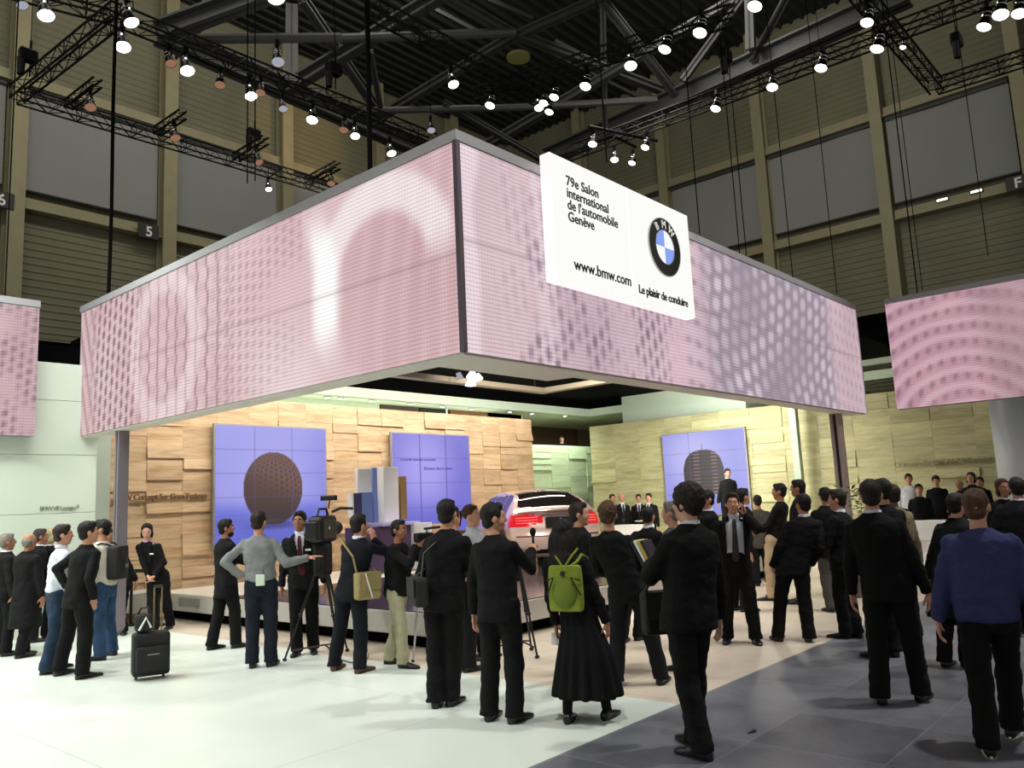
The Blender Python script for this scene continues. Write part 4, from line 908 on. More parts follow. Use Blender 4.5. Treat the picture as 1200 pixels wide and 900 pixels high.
        amp=.011 if hs=='curly' else .004; fr=38 if hs=='curly' else 26
        remeshed(mb,'hair',hairm,r,.0095*k if near else .013*k,1,folds(amp*k,fr,fr if hs=='curly' else 14,len(label)*7+ord(label[3])%97))
    # --- shoes
    for ft in (R_,L_):
        yaw=math.radians(-10 if ft is R_ else 10)
        Mx=K@Matrix.Translation((ft.x,ft.y,0))@Matrix.Rotation(yaw,4,'Z'); mb=MB(); rings=[]
        for y,hw,ht in ((-.095,.022,.05),(-.085,.034,.075),(-.05,.038,.092),(.0,.036,.088),(.05,.038,.068),(.1,.046,.052),(.15,.045,.043),(.185,.034,.034),(.198,.018,.024)):
            rings.append([Vector((hw*math.copysign(abs(math.cos(t))**.7,math.cos(t)),y,max(0,ht/2+ht/2*math.copysign(abs(math.sin(t))**.7,math.sin(t))))) for t in [2*PI*i/14 for i in range(14)]])
        mb.loft(rings,True,Mx); sh=mb.build('shoe',shoe,r,True)
        mb=MB(); mb.loft([[Vector((hw*1.06*math.cos(t),y,zz)) for (hw,y) in [(0,0)] for t in [0]] for zz in ()] or [[Vector((.042*math.copysign(abs(math.cos(t))**.8,math.cos(t)),.05+.15*math.sin(t),zz)) for t in [2*PI*i/16 for i in range(16)]] for zz in (0,.014)],True,Mx); mb.build('sole',M_white if shoe is M_sneak else M_black,sh)
    # --- lower garment
    mb=MB()
    if leg=='trouser':
        mb.loft([ring(z,rx*f,ry*f) for z,rx,ry in ((.80,.11,.1),(.86,.155,.115),(.95,.16,.118),(1.03,.15,.11),(1.07,.145,.105))])
        for hip,kn,ank in (legR,legL):
            hm=Vector((ank.x,ank.y-.005,.045)); q=[K@v for v in (hip,kn,ank,hm)]
            mb.limb(q[0],q[1],.095*k*fw,.072*k*fw); mb.tube([q[1],q[1].lerp(q[2],.5),q[2],q[3]],[.074*k*fw,.069*k*fw,.068*k*fw,.072*k*fw],14); mb.ball(q[1],.073*k*fw,12,8)
        remeshed(mb,'trousers',bottom,r,vc*k,2,folds(.010*k,7,11,len(label)*7+ord(label[3])%31))
    else:
        hz=.24; mb.loft([ring(z,rx,ry,yo,28,2.1) for z,rx,ry,yo in ((hz,.31,.25,0),(hz+.06,.305,.245,0),(.6,.25,.20,0),(.8,.19,.15,0),(.95,.17,.125,0),(1.05,.145,.11,0))])
        def pleat(me):
            for v in me.vertices:
                p=v.co/k; 
                if p.z<1.0:
                    cc=c(p.z); a2=math.atan2(p.y-cc.y,p.x-cc.x); w_=(1-p.z)*.028; v.co+=Vector((math.cos(a2),math.sin(a2),0))*w_*math.sin(a2*13+3*nz(p.x*3,p.y*3))*k
        remeshed(mb,'skirt',bottom,r,vc*k,2,pleat)
        for hip,kn,ank in (legR,legL):
            m2=MB(); q=[K@v for v in (kn,ank,Vector((ank.x,ank.y+.04,.06)))]; m2.tube([q[0],q[0].lerp(q[1],.45),q[1],q[2]],[.053*k,.052*k,.042*k,.038*k],14); m2.build('stocking',bottom,r,True)
    # --- upper garment
    prof={'suit':((hem,.182,.135),(.9,.182,.132),(1.0,.172,.124),(1.1,.166,.12),(1.2,.176,.124),(1.32,.19,.126),(1.38,.192,.12),(1.415,.175,.108),(1.45,.125,.088),(1.475,.085,.075),(1.50,.066,.066)),
          'sweater':((hem,.152,.12),(hem+.03,.168,.132),(1.0,.172,.13),(1.1,.17,.126),(1.2,.176,.126),(1.32,.188,.126),(1.38,.186,.118),(1.415,.168,.105),(1.45,.118,.084),(1.47,.08,.072),(1.485,.066,.066)),
          'long':((hem,.215,.17),(.6,.205,.16),(.8,.192,.148),(.95,.182,.134),(1.1,.17,.122),(1.2,.178,.125),(1.32,.192,.127),(1.38,.194,.12),(1.415,.176,.11),(1.45,.128,.09),(1.475,.09,.078),(1.51,.068,.07))}
    pr_=prof['long' if hem<.6 else coat]
    def upper(name,m,grow,slg,post,cut=None,arms_=True,prof_=pr_,vv=vc):
        mb=MB(); mb.loft([ring(z,(rx+grow)*f,(ry+grow)*(f if f<=1 else 1+(f-1)*1.5)) for z,rx,ry in prof_])
        if arms_:
            for sg,S,E_,T_,hd in arms:
                q=[K@v for v in (S,E_,T_)]; u=(q[2]-q[1]).normalized(); g=(slg+max(0,fat-1)*.045)*k
                mb.limb(q[0],q[1],.060*k+g,.054*k+g); mb.tube([q[1],q[1].lerp(q[2],.5),q[2]-u*.005],[.055*k+g,.05*k+g,.044*k+g],12); mb.ball(q[1],.055*k+g,12,8)
        return remeshed(mb,name,m,r,vv*k,2,post)
    fl=folds((.013 if coat=='sweater' else .010)*k,8,13,len(label)*7+ord(label[3])%53)
    cxz=lambda z:(c(z/k)*k).x
    if openf:
        if openf=='v': fn=lambda z:(.075*k*(z/k-1.08)/.4 if z/k>1.08 else 0)
        else: fn=lambda z:(.105*k if z/k<1.4 else .06*k)
        upper('jacket' if coat!='sweater' else 'sweater',top,0,0,cutfront(fn,cxz,fl))
        sp=((.9,.15,.1),(1.0,.152,.102),(1.1,.148,.1),(1.2,.155,.105),(1.32,.165,.108),(1.4,.165,.1),(1.445,.13,.085),(1.475,.078,.07),(1.50,.064,.064))
        upper('shirt',shirt or C_white,0,-.018,None,None,False,sp)
        if tie:
            mb=MB(); pts=[]
            for z,w,y in ((1.455,.016,.088),(1.42,.022,.108),(1.3,.026,.124),(1.15,.033,.117),(1.0,.042,.116),(.96,.012,.116)):
                cc=c(z); zz=z-drop; pts.append([K@Vector((cc.x+sx*w,cc.y+y*(f if f<1 else 1+(f-1)*1.3)+yy,zz)) for sx,yy in ((-1,0),(1,0),(1,.009),(-1,.009))])
            mb.loft(pts); mb.build('tie',tie,r,False)
        for sx in (1,-1):
            mb=MB(); pts=[]
            for z,w,x,y in ((1.48,.018,.058,.055),(1.42,.03,.07,.112),(1.3,.034,.058,.134),(1.15,.022,.026,.131),(1.07,.008,.008,.128)):
                if openf!='v': x=.105
                cc=c(z); zz=z-drop; yq=y*(1 if f<1 else 1+(f-1)*1.4); pts.append([K@Vector((cc.x+sx*(x-.006),cc.y+yq,zz)),K@Vector((cc.x+sx*(x+w),cc.y+yq-.006,zz)),K@Vector((cc.x+sx*(x+w),cc.y+yq+.004,zz)),K@Vector((cc.x+sx*(x-.006),cc.y+yq+.01,zz))])
            mb.loft(pts); mb.build('lapel',top,r)
    else:
        upper('coat' if hem<.6 else ('sweater' if coat=='sweater' else 'jacket'),top,0,0,fl)
    if collar and hs not in('long',) :
        cm=shirt or (C_white if coat=='suit' and hem>.6 else top); mb=MB(); cc=c(1.49)
        rr=[]
        for z,g in ((1.47,.072),(1.508,.066),(1.51,.060),(1.47,.062)): rr.append([K@Vector((cc.x+g*math.cos(t),cc.y+dy*.4+g*math.sin(t)*1.02,z-drop+(.012 if math.sin(t)<0 else 0))) for t in [2*PI*i/20 for i in range(20)]])
        mb.loft(rr,False); mb.build('collar',cm,r,True)
    return r,dict(K=K,c=c,drop=drop,arms=arms,k=k,rz=rz,root=root,HM=HM,z0=z0)
def wpt(r,info,p):   # local body coordinates -> world
    p=Vector(p); q=info['K']@Vector((p.x,p.y,p.z-info['drop'])); cc=info['c'](p.z)*info['k']; q+=cc
    return Matrix.Translation((info['root'].x,info['root'].y,info['z0']))@Matrix.Rotation(info['rz'],4,'Z')@q
def wmat(info): return Matrix.Translation((info['root'].x,info['root'].y,info['z0']))@Matrix.Rotation(info['rz'],4,'Z')@info['K']
M_sneak=mat('black_white_sneaker',(24,24,26),.5)
PP={}
def add(key,*a,**k): PP[key]=person(*a,**k)
# --- left group
add('L1',(6,768),None,(8,625),'grey-haired person in glasses and dark suit cut by the left edge',face=80,hairm=H_gr,sk=S2,glasses=True,fat=1.08)
add('L3',(41,753),(30,752),(47,619),'dark-haired man in dark suit, half hidden behind the balding man at far left',face=85,hairm=H_gd,sk=S2,top=C_navy)
add('L3b',(62,748),None,(57,626),'blond-haired person almost hidden behind the man in the white shirt',face=60,hairm=H_bl,hs='bob',h=1.66,top=C_black)
add('L2',(23,771),(33,768),(33,625),'balding man in long black coat leaning forward at far left',face=50,hairm=H_gr,hs='ring',hem=.42,top=C_coat,sk=S2,fat=1.08,nod=12,collar=False)
add('L7',(148,743),(137,735),(129,612),'short-haired man in dark suit facing the camera behind the black backpack',face=170,turn=15,hairm=H_bk,sk=S2,openf='v',tie=C_tie2)
add('L4',(57,790),(66,784),(73,613),'man in white shirt and blue jeans leaning sideways with one hand hanging',face=75,hairm=H_br,coat='sweater',hem=.95,top=C_white,bottom=C_jean,la='hang',ra=((.2,.1,.93),(.8,-1,0),(.1,.3,-1)),near=True,collar=True,turn=15,fat=.93)
add('L6',(115,774),(129,768),(121,607),'person in cream fleece and blue jeans wearing a black backpack',face=-60,hairm=H_bk,coat='sweater',hem=.92,top=C_cream,bottom=C_jean2,turn=-20,ra='hangf',collar=False)
add('L5',(99,795),(72,791),(103,606),'dark-haired man in black suit standing with crossed legs in the left group',face=55,hairm=H_bk,hs='short',near=True,ra='pocket',la='hip',turn=25,collar=False)
add('L8',(196,737),(182,741),(173,613),'woman in dark suit with pink scarf and white name tag, hands clasped',face=-150,turn=-25,nod=12,hairm=H_bk,hs='bob',sk=S3,openf='v',shirt=C_pink,ra='front',la='front',near=True,fat=.9,collar=True)
# --- middle left
add('M1',(250,761),(279,759),(264,607),'bearded man in long black jacket turned to the right before the ball screen',face=60,hairm=H_bk,sk=S2,beard=H_bk,hem=.7,turn=30,la='fold',ra='fold',vis=True,collar=False)
add('M2',(296,782),(318,780),(303,599),'man in grey sweater and jeans reaching out his right arm',face=12,hairm=H_br,coat='sweater',hem=.96,top=C_grey,bottom=C_jeand,la='hip',ra=((.56,.0,1.2),(.2,-.4,-1),(1,-.05,.1)),near=True,turn=15,collar=False,rcurl=.15)
add('M3',(348,768),(367,765),(351,599),'man in dark suit and dark red tie facing the camera beside the video camera',face=185,hairm=H_bk,sk=S2,openf='v',tie=C_tie,near=True,la='hang',ra='hang',turn=10,collar=True)
add('M4',(394,785),(424,788),(420,600),'man in dark suit with tan shoulder bag and brown shoes',face=35,hairm=H_bk,near=True,top=C_navy,bottom=C_navy,shoe=C_shoeb,ra='face',la='face',turn=20,vis=False)
add('M5',(475,783),(459,778),(466,607),'short-haired man in black jacket and khaki trousers holding a camcorder',face=115,hairm=H_bk,hs='crop',sk=S2,coat='sweater',hem=.84,bottom=C_khaki,la='cam',ra='cam',near=True,fat=1.1,collar=False,turn=10)
add('M6b',(538,788),(548,786),(528,594),'man in black coat hidden behind the tall man with the shoulder bag',face=50,hairm=H_bk,hem=.7,collar=False)
add('M6c',(557,772),(566,770),(552,594),'woman with brown ponytail and light top between two black suits',face=120,hairm=H_mb,hs='tail',coat='sweater',top=C_white,sk=S3,vis=False,fat=.9,h=1.72)
add('M6',(512,828),(531,826),(523,586),'tall black-haired man in black suit with a dark shoulder bag, seen from behind',face=20,hairm=H_bk,near=True,la='low',ra='low',turn=5,collar=False)
add('M7',(576,843),(606,846),(577,589),'dark-haired man in black suit holding a small microphone, head turned right',face=30,hairm=H_bk,hs='short',near=True,ra='mic',la='hang',turn=50,rcurl=1.2,sk=S1,vis=False,collar=False)
add('M9',(668,791),(684,790),(677,589),'dark-haired man in black suit in front of the woman with the green backpack',face=70,hairm=H_br,near=True,turn=25,ra='clasp',la='hang',sk=S1,vis=False,collar=False)
add('M8',(667,846),(713,842),(659,608),'woman in long black skirt wearing a lime green backpack',face=20,hairm=H_bk,hs='long',near=True,coat='sweater',hem=.93,leg='skirt',la='hang',ra='hang',fat=.93,collar=False,nod=3)
add('M11',(735,753),(746,750),(759,594),'man in black suit with white collar, lower down behind the brown-haired man',face=25,hairm=H_bk,la='low',ra='low')
add('M10',(724,804),(776,801),(711,584),'brown-haired man in black jacket standing with legs apart, seen from behind',face=10,hairm=H_lb,hs='curly',near=True,coat='sweater',hem=.86,la='low',ra='low',collar=False,bottom=C_black2)
add('M12',(797,786),(810,784),(787,588),'man in grey jacket, profile half hidden by the man with the folders',face=-70,hairm=H_gr,hs='crop',top=C_gcoat,coat='sweater',sk=S3,vis=False,collar=False)
add('M13',(820,889),(812,874),(805,567),'large curly-haired man in black suit clutching folders in the foreground',face=-40,hairm=H_br,hs='curly',near=True,ra='hang',la='hold',fat=1.12,turn=-20,sk=S3,vis=False)
# --- small group behind the car
for i,(x,y,hx,l,hm,fc) in enumerate(((716,690,717,'leftmost small suited man behind the car, mostly hidden',H_br,150),(729,690,728,'bald small man in dark suit behind the car',None,160),(748,690,748,'small man in dark suit with white shirt facing the camera behind the car',H_bk,180),(765,690,760,'small dark-haired man in dark suit holding white paper behind the car',H_bk,200))):
    Q=onx(hx+1,620,(21.1,20.3,21.0,20.3)[i])
    add('P%d'%i,Vector((Q.x,Q.y,0)),None,(hx,579-(i%2)),l,face=fc,hairm=hm or H_gr,hs='short' if hm else 'bald',openf='v',sk=S1,tie=C_tie2,ra='low' if i==3 else 'hang')
Q=onx(853,600,20.6)
add('P5',Vector((20.6,Q.y,.6)),None,(852,549),'small man in dark suit standing higher up before the woven dome screen',face=165,hairm=H_br,z0=.6,sk=S1)
add('P6',Vector((PB_.x,PB_.y,PB_.z-1.62)),None,(658,511),'person in dark clothes on the upper balcony above the green wall',face=180,hairm=H_bk,z0=PB_.z-1.62)
# --- right of centre
add('M14b',(869,716),None,(869,572),'dark-haired person hidden behind the man on the phone',face=60,hairm=H_bk)
add('M14',(853,753),(886,754),(857,576),'man in open dark suit, white shirt and tie talking on a phone',face=178,hairm=H_br,sk=S1,openf='wide',tie=C_tie2,near=True,la='phone',ra='hang',lcurl=1.1)
add('M13b',(826,735),None,(828,574),'person in black glimpsed between the curly-haired man and the man on the phone',face=-120,hairm=H_bk,vis=False)
add('M16',(894,686),None,(887,580),'small person in grey coat behind the man on the phone',face=-10,hairm=H_br,coat='sweater',top=C_gcoat,hem=.72,collar=False)
add('M17',(903,704),(912,700),(913,564),'young man in black jacket and beige trousers, profile to the left',face=-75,hairm=H_bk,sk=S2,coat='sweater',hem=.86,bottom=C_khaki2,la='low',ra='low',turn=-10,vis=True,collar=False)
add('M18',(938,707),None,(935,562),'dark-haired man in profile behind the back of a black suited man',face=-80,hairm=H_bk,sk=S2,vis=True,collar=False)
add('M19',(912,751),(948,752),(940,577),'man in black suit seen from behind with legs apart at the floor edge',face=-15,hairm=H_bk,near=True,la='pocket',ra='pocket',turn=-20,fat=1.05)
add('M20',(973,717),(984,715),(966,571),'dark-haired man in grey trousers behind the man with white shirt collar',face=-20,hairm=H_bk,bottom=C_gcoat,hem=.75,collar=False)
add('M21',(989,748),(1002,747),(981,574),'man in black jacket with white shirt collar, profile to the left',face=-65,hairm=H_br,sk=S3,near=True,la='low',ra='hang',turn=-15,vis=True)
add('M23',(1036,770),None,(1033,562),'dark-haired man hidden behind the tall man standing astride',face=-30,hairm=H_bk,h=1.8,collar=False)
add('M24',(1060,752),(1072,750),(1044,568),'man in beige coat behind the tall man standing astride',face=-40,hairm=H_br,sk=S4,hem=.7,top=C_tan,fat=1.1,coat='suit',collar=False,vis=False)
add('M22',(1034,824),(1081,821),(1018,560),'tall man in black suit standing astride on the slate floor, seen from behind',face=8,hairm=H_br,near=True,la='hang',ra='hang',turn=-8,fat=1.08)
# --- right edge group
for i,(hx,ty,x,l,kw) in enumerate(((1064,555,1066,'man in white shirt standing left among the far group on the right',dict(top=C_white,coat='sweater',hem=.95,hairm=H_bk)),(1076,567,1078,'young man in black t-shirt in the far group on the right',dict(top=C_black,coat='sweater',hem=.93,hairm=H_br)),(1096,557,1099,'man in dark buttoned shirt looking down in the far group on the right',dict(top=C_navy,coat='sweater',hem=.92,hairm=H_bk,nod=15)),
     (1124,562,1124,'balding man in dark red-brown top left of the blue sweatshirt head',dict(top=cloth('maroon_wool',(52,24,28)),coat='sweater',hairm=H_gr,hs='ring')),(1137,554,1139,'dark-haired man just above the head of the man in the blue sweatshirt',dict(hairm=H_bk,hs='bob')),(1148,559,1150,'dark-haired person peeking out right of the blue sweatshirt man head',dict(hairm=H_br)))):
    Q=onx(x,600,(20.7,19.2,20.5,20.8,20.2,21.0)[i])
    add('R%d'%i,Vector((Q.x,Q.y,.2 if i!=1 else 0)),None,(hx,ty),l,face=180 if i<3 else 200,collar=False,z0=.2 if i!=1 else 0,**kw)
add('R6',(1172,712),None,(1174,562),'woman with hair in a bun beside the dark suited man at the right edge',face=160,hairm=H_mb,hs='bob',sk=S2)
add('R7',(1190,745),(1203,742),(1190,559),'man in black suit seen from behind near the right edge',face=-10,hairm=H_bk,fat=1.15)
add('R8',(1118,782),(1128,780),(1118,578),'person in black coat bending left of the man in the blue sweatshirt',face=30,hairm=H_bk,hem=.5,top=C_coat,fat=1.1,vis=False,collar=False)
add('B',(1160,884),(1188,862),(1140,563),'man in blue sweatshirt and black trousers in the right foreground',face=5,hairm=H_lb,hs='crop',near=True,coat='sweater',hem=.87,top=C_blue,la='hang',ra='hang',collar=False,sk=S3,fat=1.17,shoe=M_sneak,turn=8,bottom=C_black)
run_jobs()
# ================================================================ THINGS PEOPLE CARRY
def WM(key): return wmat(PP[key][1])
def obj_at(name,M,label,cat,group=None):
    r=empty(name,M.translation,0,label,cat,group); return r,Matrix.Translation(-M.translation)@M
def hands_world(key,side):
    info=PP[key][1]; 
    for sg,S,E_,T_,hd in info['arms']:
        if sg==side:
            Mw=wmat(info); return Mw@(T_+hd.normalized()*.08),(Mw.to_3x3()@hd).normalized()
M_cam=mat('camera_black',(16,16,18),.4)
# rolling suitcase with bag on top
P=onz(176,795); d=Vector((P.x,P.y,0)).normalized(); rz=math.atan2(d.y,d.x)-PI/2
sc_=empty('rolling_suitcase',P,rz+.12,'black rolling suitcase with raised handle standing by the hostess','suitcase')
mb=MB(); mb.cbox(-.19,.19,-.11,.11,.04,.50,.035); mb.build('shell',mat('black_nylon',(16,16,18),.7,0,.4,80),sc_)
mb=MB(); mb.cbox(-.165,.165,-.165,-.108,.09,.36,.025); mb.build('front_pocket',MATS['black_nylon'],sc_)
for sx in (-.14,.14):
    mb=MB(); mb.tube([(sx-.012,.06,.03),(sx+.012,.06,.03)],.03,12); mb.build('wheel',M_black,sc_)
mb=MB(); mb.box(-.05,.07,-.167,-.163,.27,.28); mb.build('zip',mat('zip_metal',(150,150,150),.3,.9),sc_)
for sx in (.035,.115):
    mb=MB(); mb.tube([(sx,.06,.5),(sx,.06,.98)],.009,8); mb.build('handle_tube',mat('brass_tube',(150,132,90),.35,.6),sc_)
mb=MB(); mb.tube([(.03,.06,.98),(.12,.06,.98)],.016,8); mb.build('grip',M_black,sc_)
b2=empty('travel_bag',P+Vector((0,0,.505)),rz,'small black and white bag lying on top of the rolling suitcase','bag')
mb=MB(); mb.cbox(-.17,.02,-.1,.04,.0,.2,.05); mb.build('body',MATS['black_nylon'],b2); mb=MB(); mb.tube([(-.12,-.105,.03),(-.05,-.115,.16),(.0,-.105,.05)],.013,8); mb.build('white_stripe',M_white,b2); mb=MB(); mb.tube([(-.14,-.03,.19),(-.1,-.03,.26),(-.03,-.03,.26),(.0,-.03,.19)],.012,8); mb.build('handle',M_black,b2)
# barrier rail behind hostess
q1=onz(153,733); q2=onz(168,733)
r=empty('belt_barrier',q1,0,'short black belt barrier between the steel post and the hostess','barrier')
for nm,q in (('post',Vector((0,0,0))),('post',q2-q1+(q2-q1).normalized()*.3)):
    mb=MB(); mb.tube([q,q+Vector((0,0,.95))],.025,10); mb.tube([q,q+Vector((0,0,.02))],.15,20); mb.build(nm,M_black,r)
mb=MB(); e=q2-q1+(q2-q1).normalized()*.3; mb.box(0,1,-.003,.003,.86,.92,Matrix(((e.x,-e.y,0,0),(e.y,e.x,0,0),(0,0,1,0),(0,0,0,1)))); mb.build('belt',M_black,r)
# backpacks
def backpack(key,label,m,w,h,dp,z,front=False,strapm=None,badge=None):
    info=PP[key][1]; Mw=WM(key)@Matrix.Translation(info['c'](z+h/2)+Vector((0,-.125,-info['drop']+z)))
    r,M=obj_at('backpack',Mw,label,'backpack')
    mb=MB(); mb.loft([[Vector((w/2*sx*s,-dp*t_+yy,zz)) for sx,yy,t_ in ((-1,0,.1),(-.96,0,.75),(-.7,0,1),(.7,0,1),(.96,0,.75),(1,0,.1),(.9,.02,0),(-.9,.02,0))] for zz,s in ((0,.9),(.03,1),(h*.5,1.0),(h*.8,.97),(h*.95,.93),(h,.8))],True,M); bag=mb.build('bag',m,r,False); bv=bag.modifiers.new('b','BEVEL'); bv.width=.02; bv.segments=3; bag.modifiers.new('s','SUBSURF').levels=1
    bag.modifiers['s'].render_levels=1
    mb=MB(); mb.ball((0,-dp*.85,h*.42),(w*.36,.045,h*.36),16,10,M); mb.build('pocket',badge or m,r,True)
    for sx in (-1,1):
        mb=MB(); mb.tube([M@Vector(p) for p in ((sx*w*.18,-.02,h*.98),(sx*.1,.02,h+.06 if h<.4 else h+.02),(sx*.125,.09,1.44-z+.02),(sx*.14,.2,1.42-z),(sx*.15,.262,1.25-z),(sx*.17,.2,1.1-z))],.013,8); mb.build('strap',strapm or m,r)
    return r,M
M_lime=mat('lime_fabric',(132,146,44),.85,0,.5,30,.12,8)
r,M=backpack('M8','lime green flat backpack on the back of the woman in the long skirt',M_lime,.33,.40,.055,.98,badge=mat('lime_dark_fabric',(112,126,38),.85))
mb=MB(); mb.tube([M@Vector((0,-.075,.33)),M@Vector((0,-.08,.33))],.022,14); mb.build('badge',M_black,r)
for sx in (-1,1):
    mb=MB(); mb.tube([M@Vector((sx*.155,-.06,.27)),M@Vector((sx*.08,-.1,.3)),M@Vector((sx*.16,-.07,.14))],.007,6); mb.build('cord',M_black,r)
    mb=MB(); mb.tube([M@Vector((sx*.02,-.04,.40)),M@Vector((sx*.07,-.03,.47)),M@Vector((sx*.12,.02,.54))],.009,6); mb.build('shoulder_cord',M_lime,r)
r,M=backpack('L6','bulky black backpack worn over the cream fleece',MATS['black_nylon'],.27,.42,.16,1.0)
mb=MB(); mb.cbox(-.03,.03,-.195,-.18,.14,.19,.004,M); mb.build('label_patch',mat('grey_patch',(110,110,112),.6),r)
# shoulder bags
def sidebag(key,label,m,x,y,z,w,h,dp,side,strap=M_cam,name='shoulder_bag',ang=0):
    info=PP[key][1]; Mw=WM(key)@Matrix.Translation(info['c'](z)+Vector((x,y,z-info['drop'])))@Matrix.Rotation(ang,4,'Z')
    r,M=obj_at(name,Mw,label,'bag'); bm_=MB(); bm_.cbox(-dp/2,dp/2,-w/2,w/2,0,h,.03,M); bm_.build('body',m,r)
    f=MB(); sg=1 if x>0 else -1; f.cbox(sg*dp/2-.002*sg if sg>0 else -dp/2-.012,sg*dp/2+.012 if sg>0 else -dp/2+.002,-w/2+.01,w/2-.01,h*.35,h-.005,.004,M); f.build('flap',m,r)
    s=MB(); s.tube([M@Vector((0,-w*.42,h-.02)),M@Matrix.Rotation(-ang,4,'Z')@Vector((-x*.35-.0,-y-.15,1.3-z)),M@Matrix.Rotation(-ang,4,'Z')@Vector((side*.1-x,-y-.03,1.5-z)),M@Matrix.Rotation(-ang,4,'Z')@Vector((side*.05-x,-y+.16,1.35-z)),M@Vector((0,w*.42,h-.02))],.011,8); s.build('strap',strap,r)
    return r,M
M_khbag=mat('tan_canvas',(150,134,88),.85,0,.4,60,.15,10)
r,M=sidebag('M4','tan canvas shoulder bag on the hip of the man with brown shoes',M_khbag,.24,.0,.82,.30,.30,.13,-1,M_khbag,ang=-.5)
mb=MB(); mb.tube([M@Vector((.075,-.06,.29)),M@Vector((.085,-.02,.14)),M@Vector((.08,.02,.02))],.008,6); mb.build('white_seam',M_white,r)
sidebag('M6','dark shoulder bag of the tall black-haired man',MATS['black_nylon'],-.17,-.16,.86,.3,.25,.12,1,ang=.6)
sidebag('M13','black bag hanging in front of the large man with folders',MATS['black_nylon'],-.02,.27,.74,.26,.30,.11,1,ang=1.3)
# tag on grey sweater
info=PP['M2'][1]; Mw=WM('M2')@Matrix.Translation(info['c'](1.0)+Vector((.03,-.148,.98-info['drop']))); r,M=obj_at('waist_pack',Mw,'white radio pack clipped to the back of the grey sweater','pack')
mb=MB(); mb.cbox(-.05,.05,-.02,.012,-.06,.065,.008,M); mb.build('case',mat('pale_mint_plastic',(206,224,206),.5),r); mb=MB(); mb.tube([M@Vector((.03,0,.065)),M@Vector((.035,0,.12))],.003,5); mb.build('aerial',M_black,r)
# folders
hw,hd=hands_world('M13',-1); info=PP['M13'][1]; Mw=Matrix.Translation(hw+Vector((0,0,.03)))@Matrix.Rotation(math.atan2(hw.y,hw.x)-PI/2-.35,4,'Z')@Matrix.Rotation(-.45,4,'Y')
fm=[mat('black_folder',(16,16,20),.4),M_white,mat('yellow_folder',(206,170,60),.6),mat('dark_folder',(30,30,40),.5)]
for i,(m,l) in enumerate(zip(fm,('black glossy folder held outermost by the curly-haired man','white booklet held between black folders','thin yellow folder held by the curly-haired man','dark folder held closest to the body of the curly-haired man'))):
    r,M=obj_at('folder',Mw@Matrix.Translation((-.02+.024*i,.0,-.012*i)),l,'folder'); mb=MB(); mb.cbox(-.01,.01,-.09,.1,-.11,.15,.003,M); mb.build('cover',m,r); mb=MB(); mb.box(-.006,.006,-.085,.102,-.105,.145,M); mb.build('pages',M_white,r)
# microphone, phone, papers
hw,hd=hands_world('M7',1); mb=MB(); r=empty('microphone',hw,0,'small black foam microphone held up in front of the car','microphone'); mb.tube([(0,0,-.08),(0,0,.08)],.011,10); mb.build('handle',M_black,r); mb=MB(); mb.ball((0,0,.11),(.028,.028,.04),12,8); mb.build('foam_head',mat('black_foam',(10,10,10),.95),r)
hw,hd=hands_world('M14',-1); Mw=Matrix.Translation(hw)@Matrix.Rotation(PP['M14'][1]['rz'],4,'Z')@Matrix.Rotation(.3,4,'X'); r,M=obj_at('mobile_phone',Mw,'dark mobile phone at the ear of the man in the open suit','phone'); mb=MB(); mb.cbox(-.012,.006,-.024,.024,-.06,.06,.004,M); mb.build('body',M_black,r)
hw,hd=hands_world('M8',-1); r=empty('paper_sheet',hw,.4,'white paper in the hand of the woman with the green backpack','paper'); mb=MB(); mb.loft([[Vector((-.002,-.05,-.1)),Vector((.002,-.05,-.1)),Vector((.002,.05,-.09)),Vector((-.002,.05,-.09))],[Vector((.02,-.05,0.0)),Vector((.024,-.05,0)),Vector((.024,.05,0)),Vector((.02,.05,0))]]); mb.build('sheet',M_white,r)
hw,hd=hands_world('P3',1); r=empty('paper_sheet',hw,.4,'white papers held by the small suited man behind the car','paper'); mb=MB(); mb.cbox(-.12,.1,-.15,.15,-.01,.01,.002); mb.build('sheet',M_white,r)
# name tags
for key,x,z,l in (('L8',-.1,1.28,'white name tag on the jacket of the hostess'),('M3',-.1,1.28,'white name tag on the jacket of the man with the red tie')):
    info=PP[key][1]; Mw=WM(key)@Matrix.Translation(info['c'](z)+Vector((x,.138,z-info['drop']))); r,M=obj_at('name_tag',Mw,l,'tag'); mb=MB(); mb.cbox(-.035,.035,-.003,.004,-.011,.011,.002,M); mb.build('plate',M_white,r)
# lanyard badge on M9
info=PP['M9'][1]
# broadcast camera on tripod
def tripod(P,h,spread,label,rot=0,pts=None,m=M_cam):
    r=empty('tripod',P,rot,label,'tripod'); 
    mb=MB(); mb.tube([(0,0,h-.32),(0,0,h)],.025,10); mb.build('column',m,r); mb=MB(); mb.cbox(-.06,.06,-.06,.06,h-.1,h,.02); mb.build('fluid_head',m,r)
    for i in range(3):
        a=2*PI*i/3+.3; e=Vector((spread*math.cos(a),spread*math.sin(a),.02)); s=Vector((.04*math.cos(a),.04*math.sin(a),h-.12)); mid=s.lerp(e,.55)
        mb=MB(); mb.tube([s,mid],.018,8); mb.tube([mid,e],.012,8); mb.ball(mid,.024,8,6); lg=mb.build('leg',m,r); mb=MB(); mb.ball(e,(.028,.028,.02),8,6); mb.build('foot',M_black,lg)
    mb=MB(); 
    for i in range(3):
        a=2*PI*i/3+.3; mb.tube([(0,0,.16),(spread*.8*math.cos(a),spread*.8*math.sin(a),.12)],.01,6)
    mb.build('spreader',m,r); return r
P=onz(380,772); tripod(P,1.25,.46,'black tripod under the large broadcast camera')
r=empty('broadcast_camera',P+Vector((0,0,1.26)),math.atan2(P.y,P.x)-PI/2-.45,'large black broadcast camera with top light beside the man in dark red tie','camera')
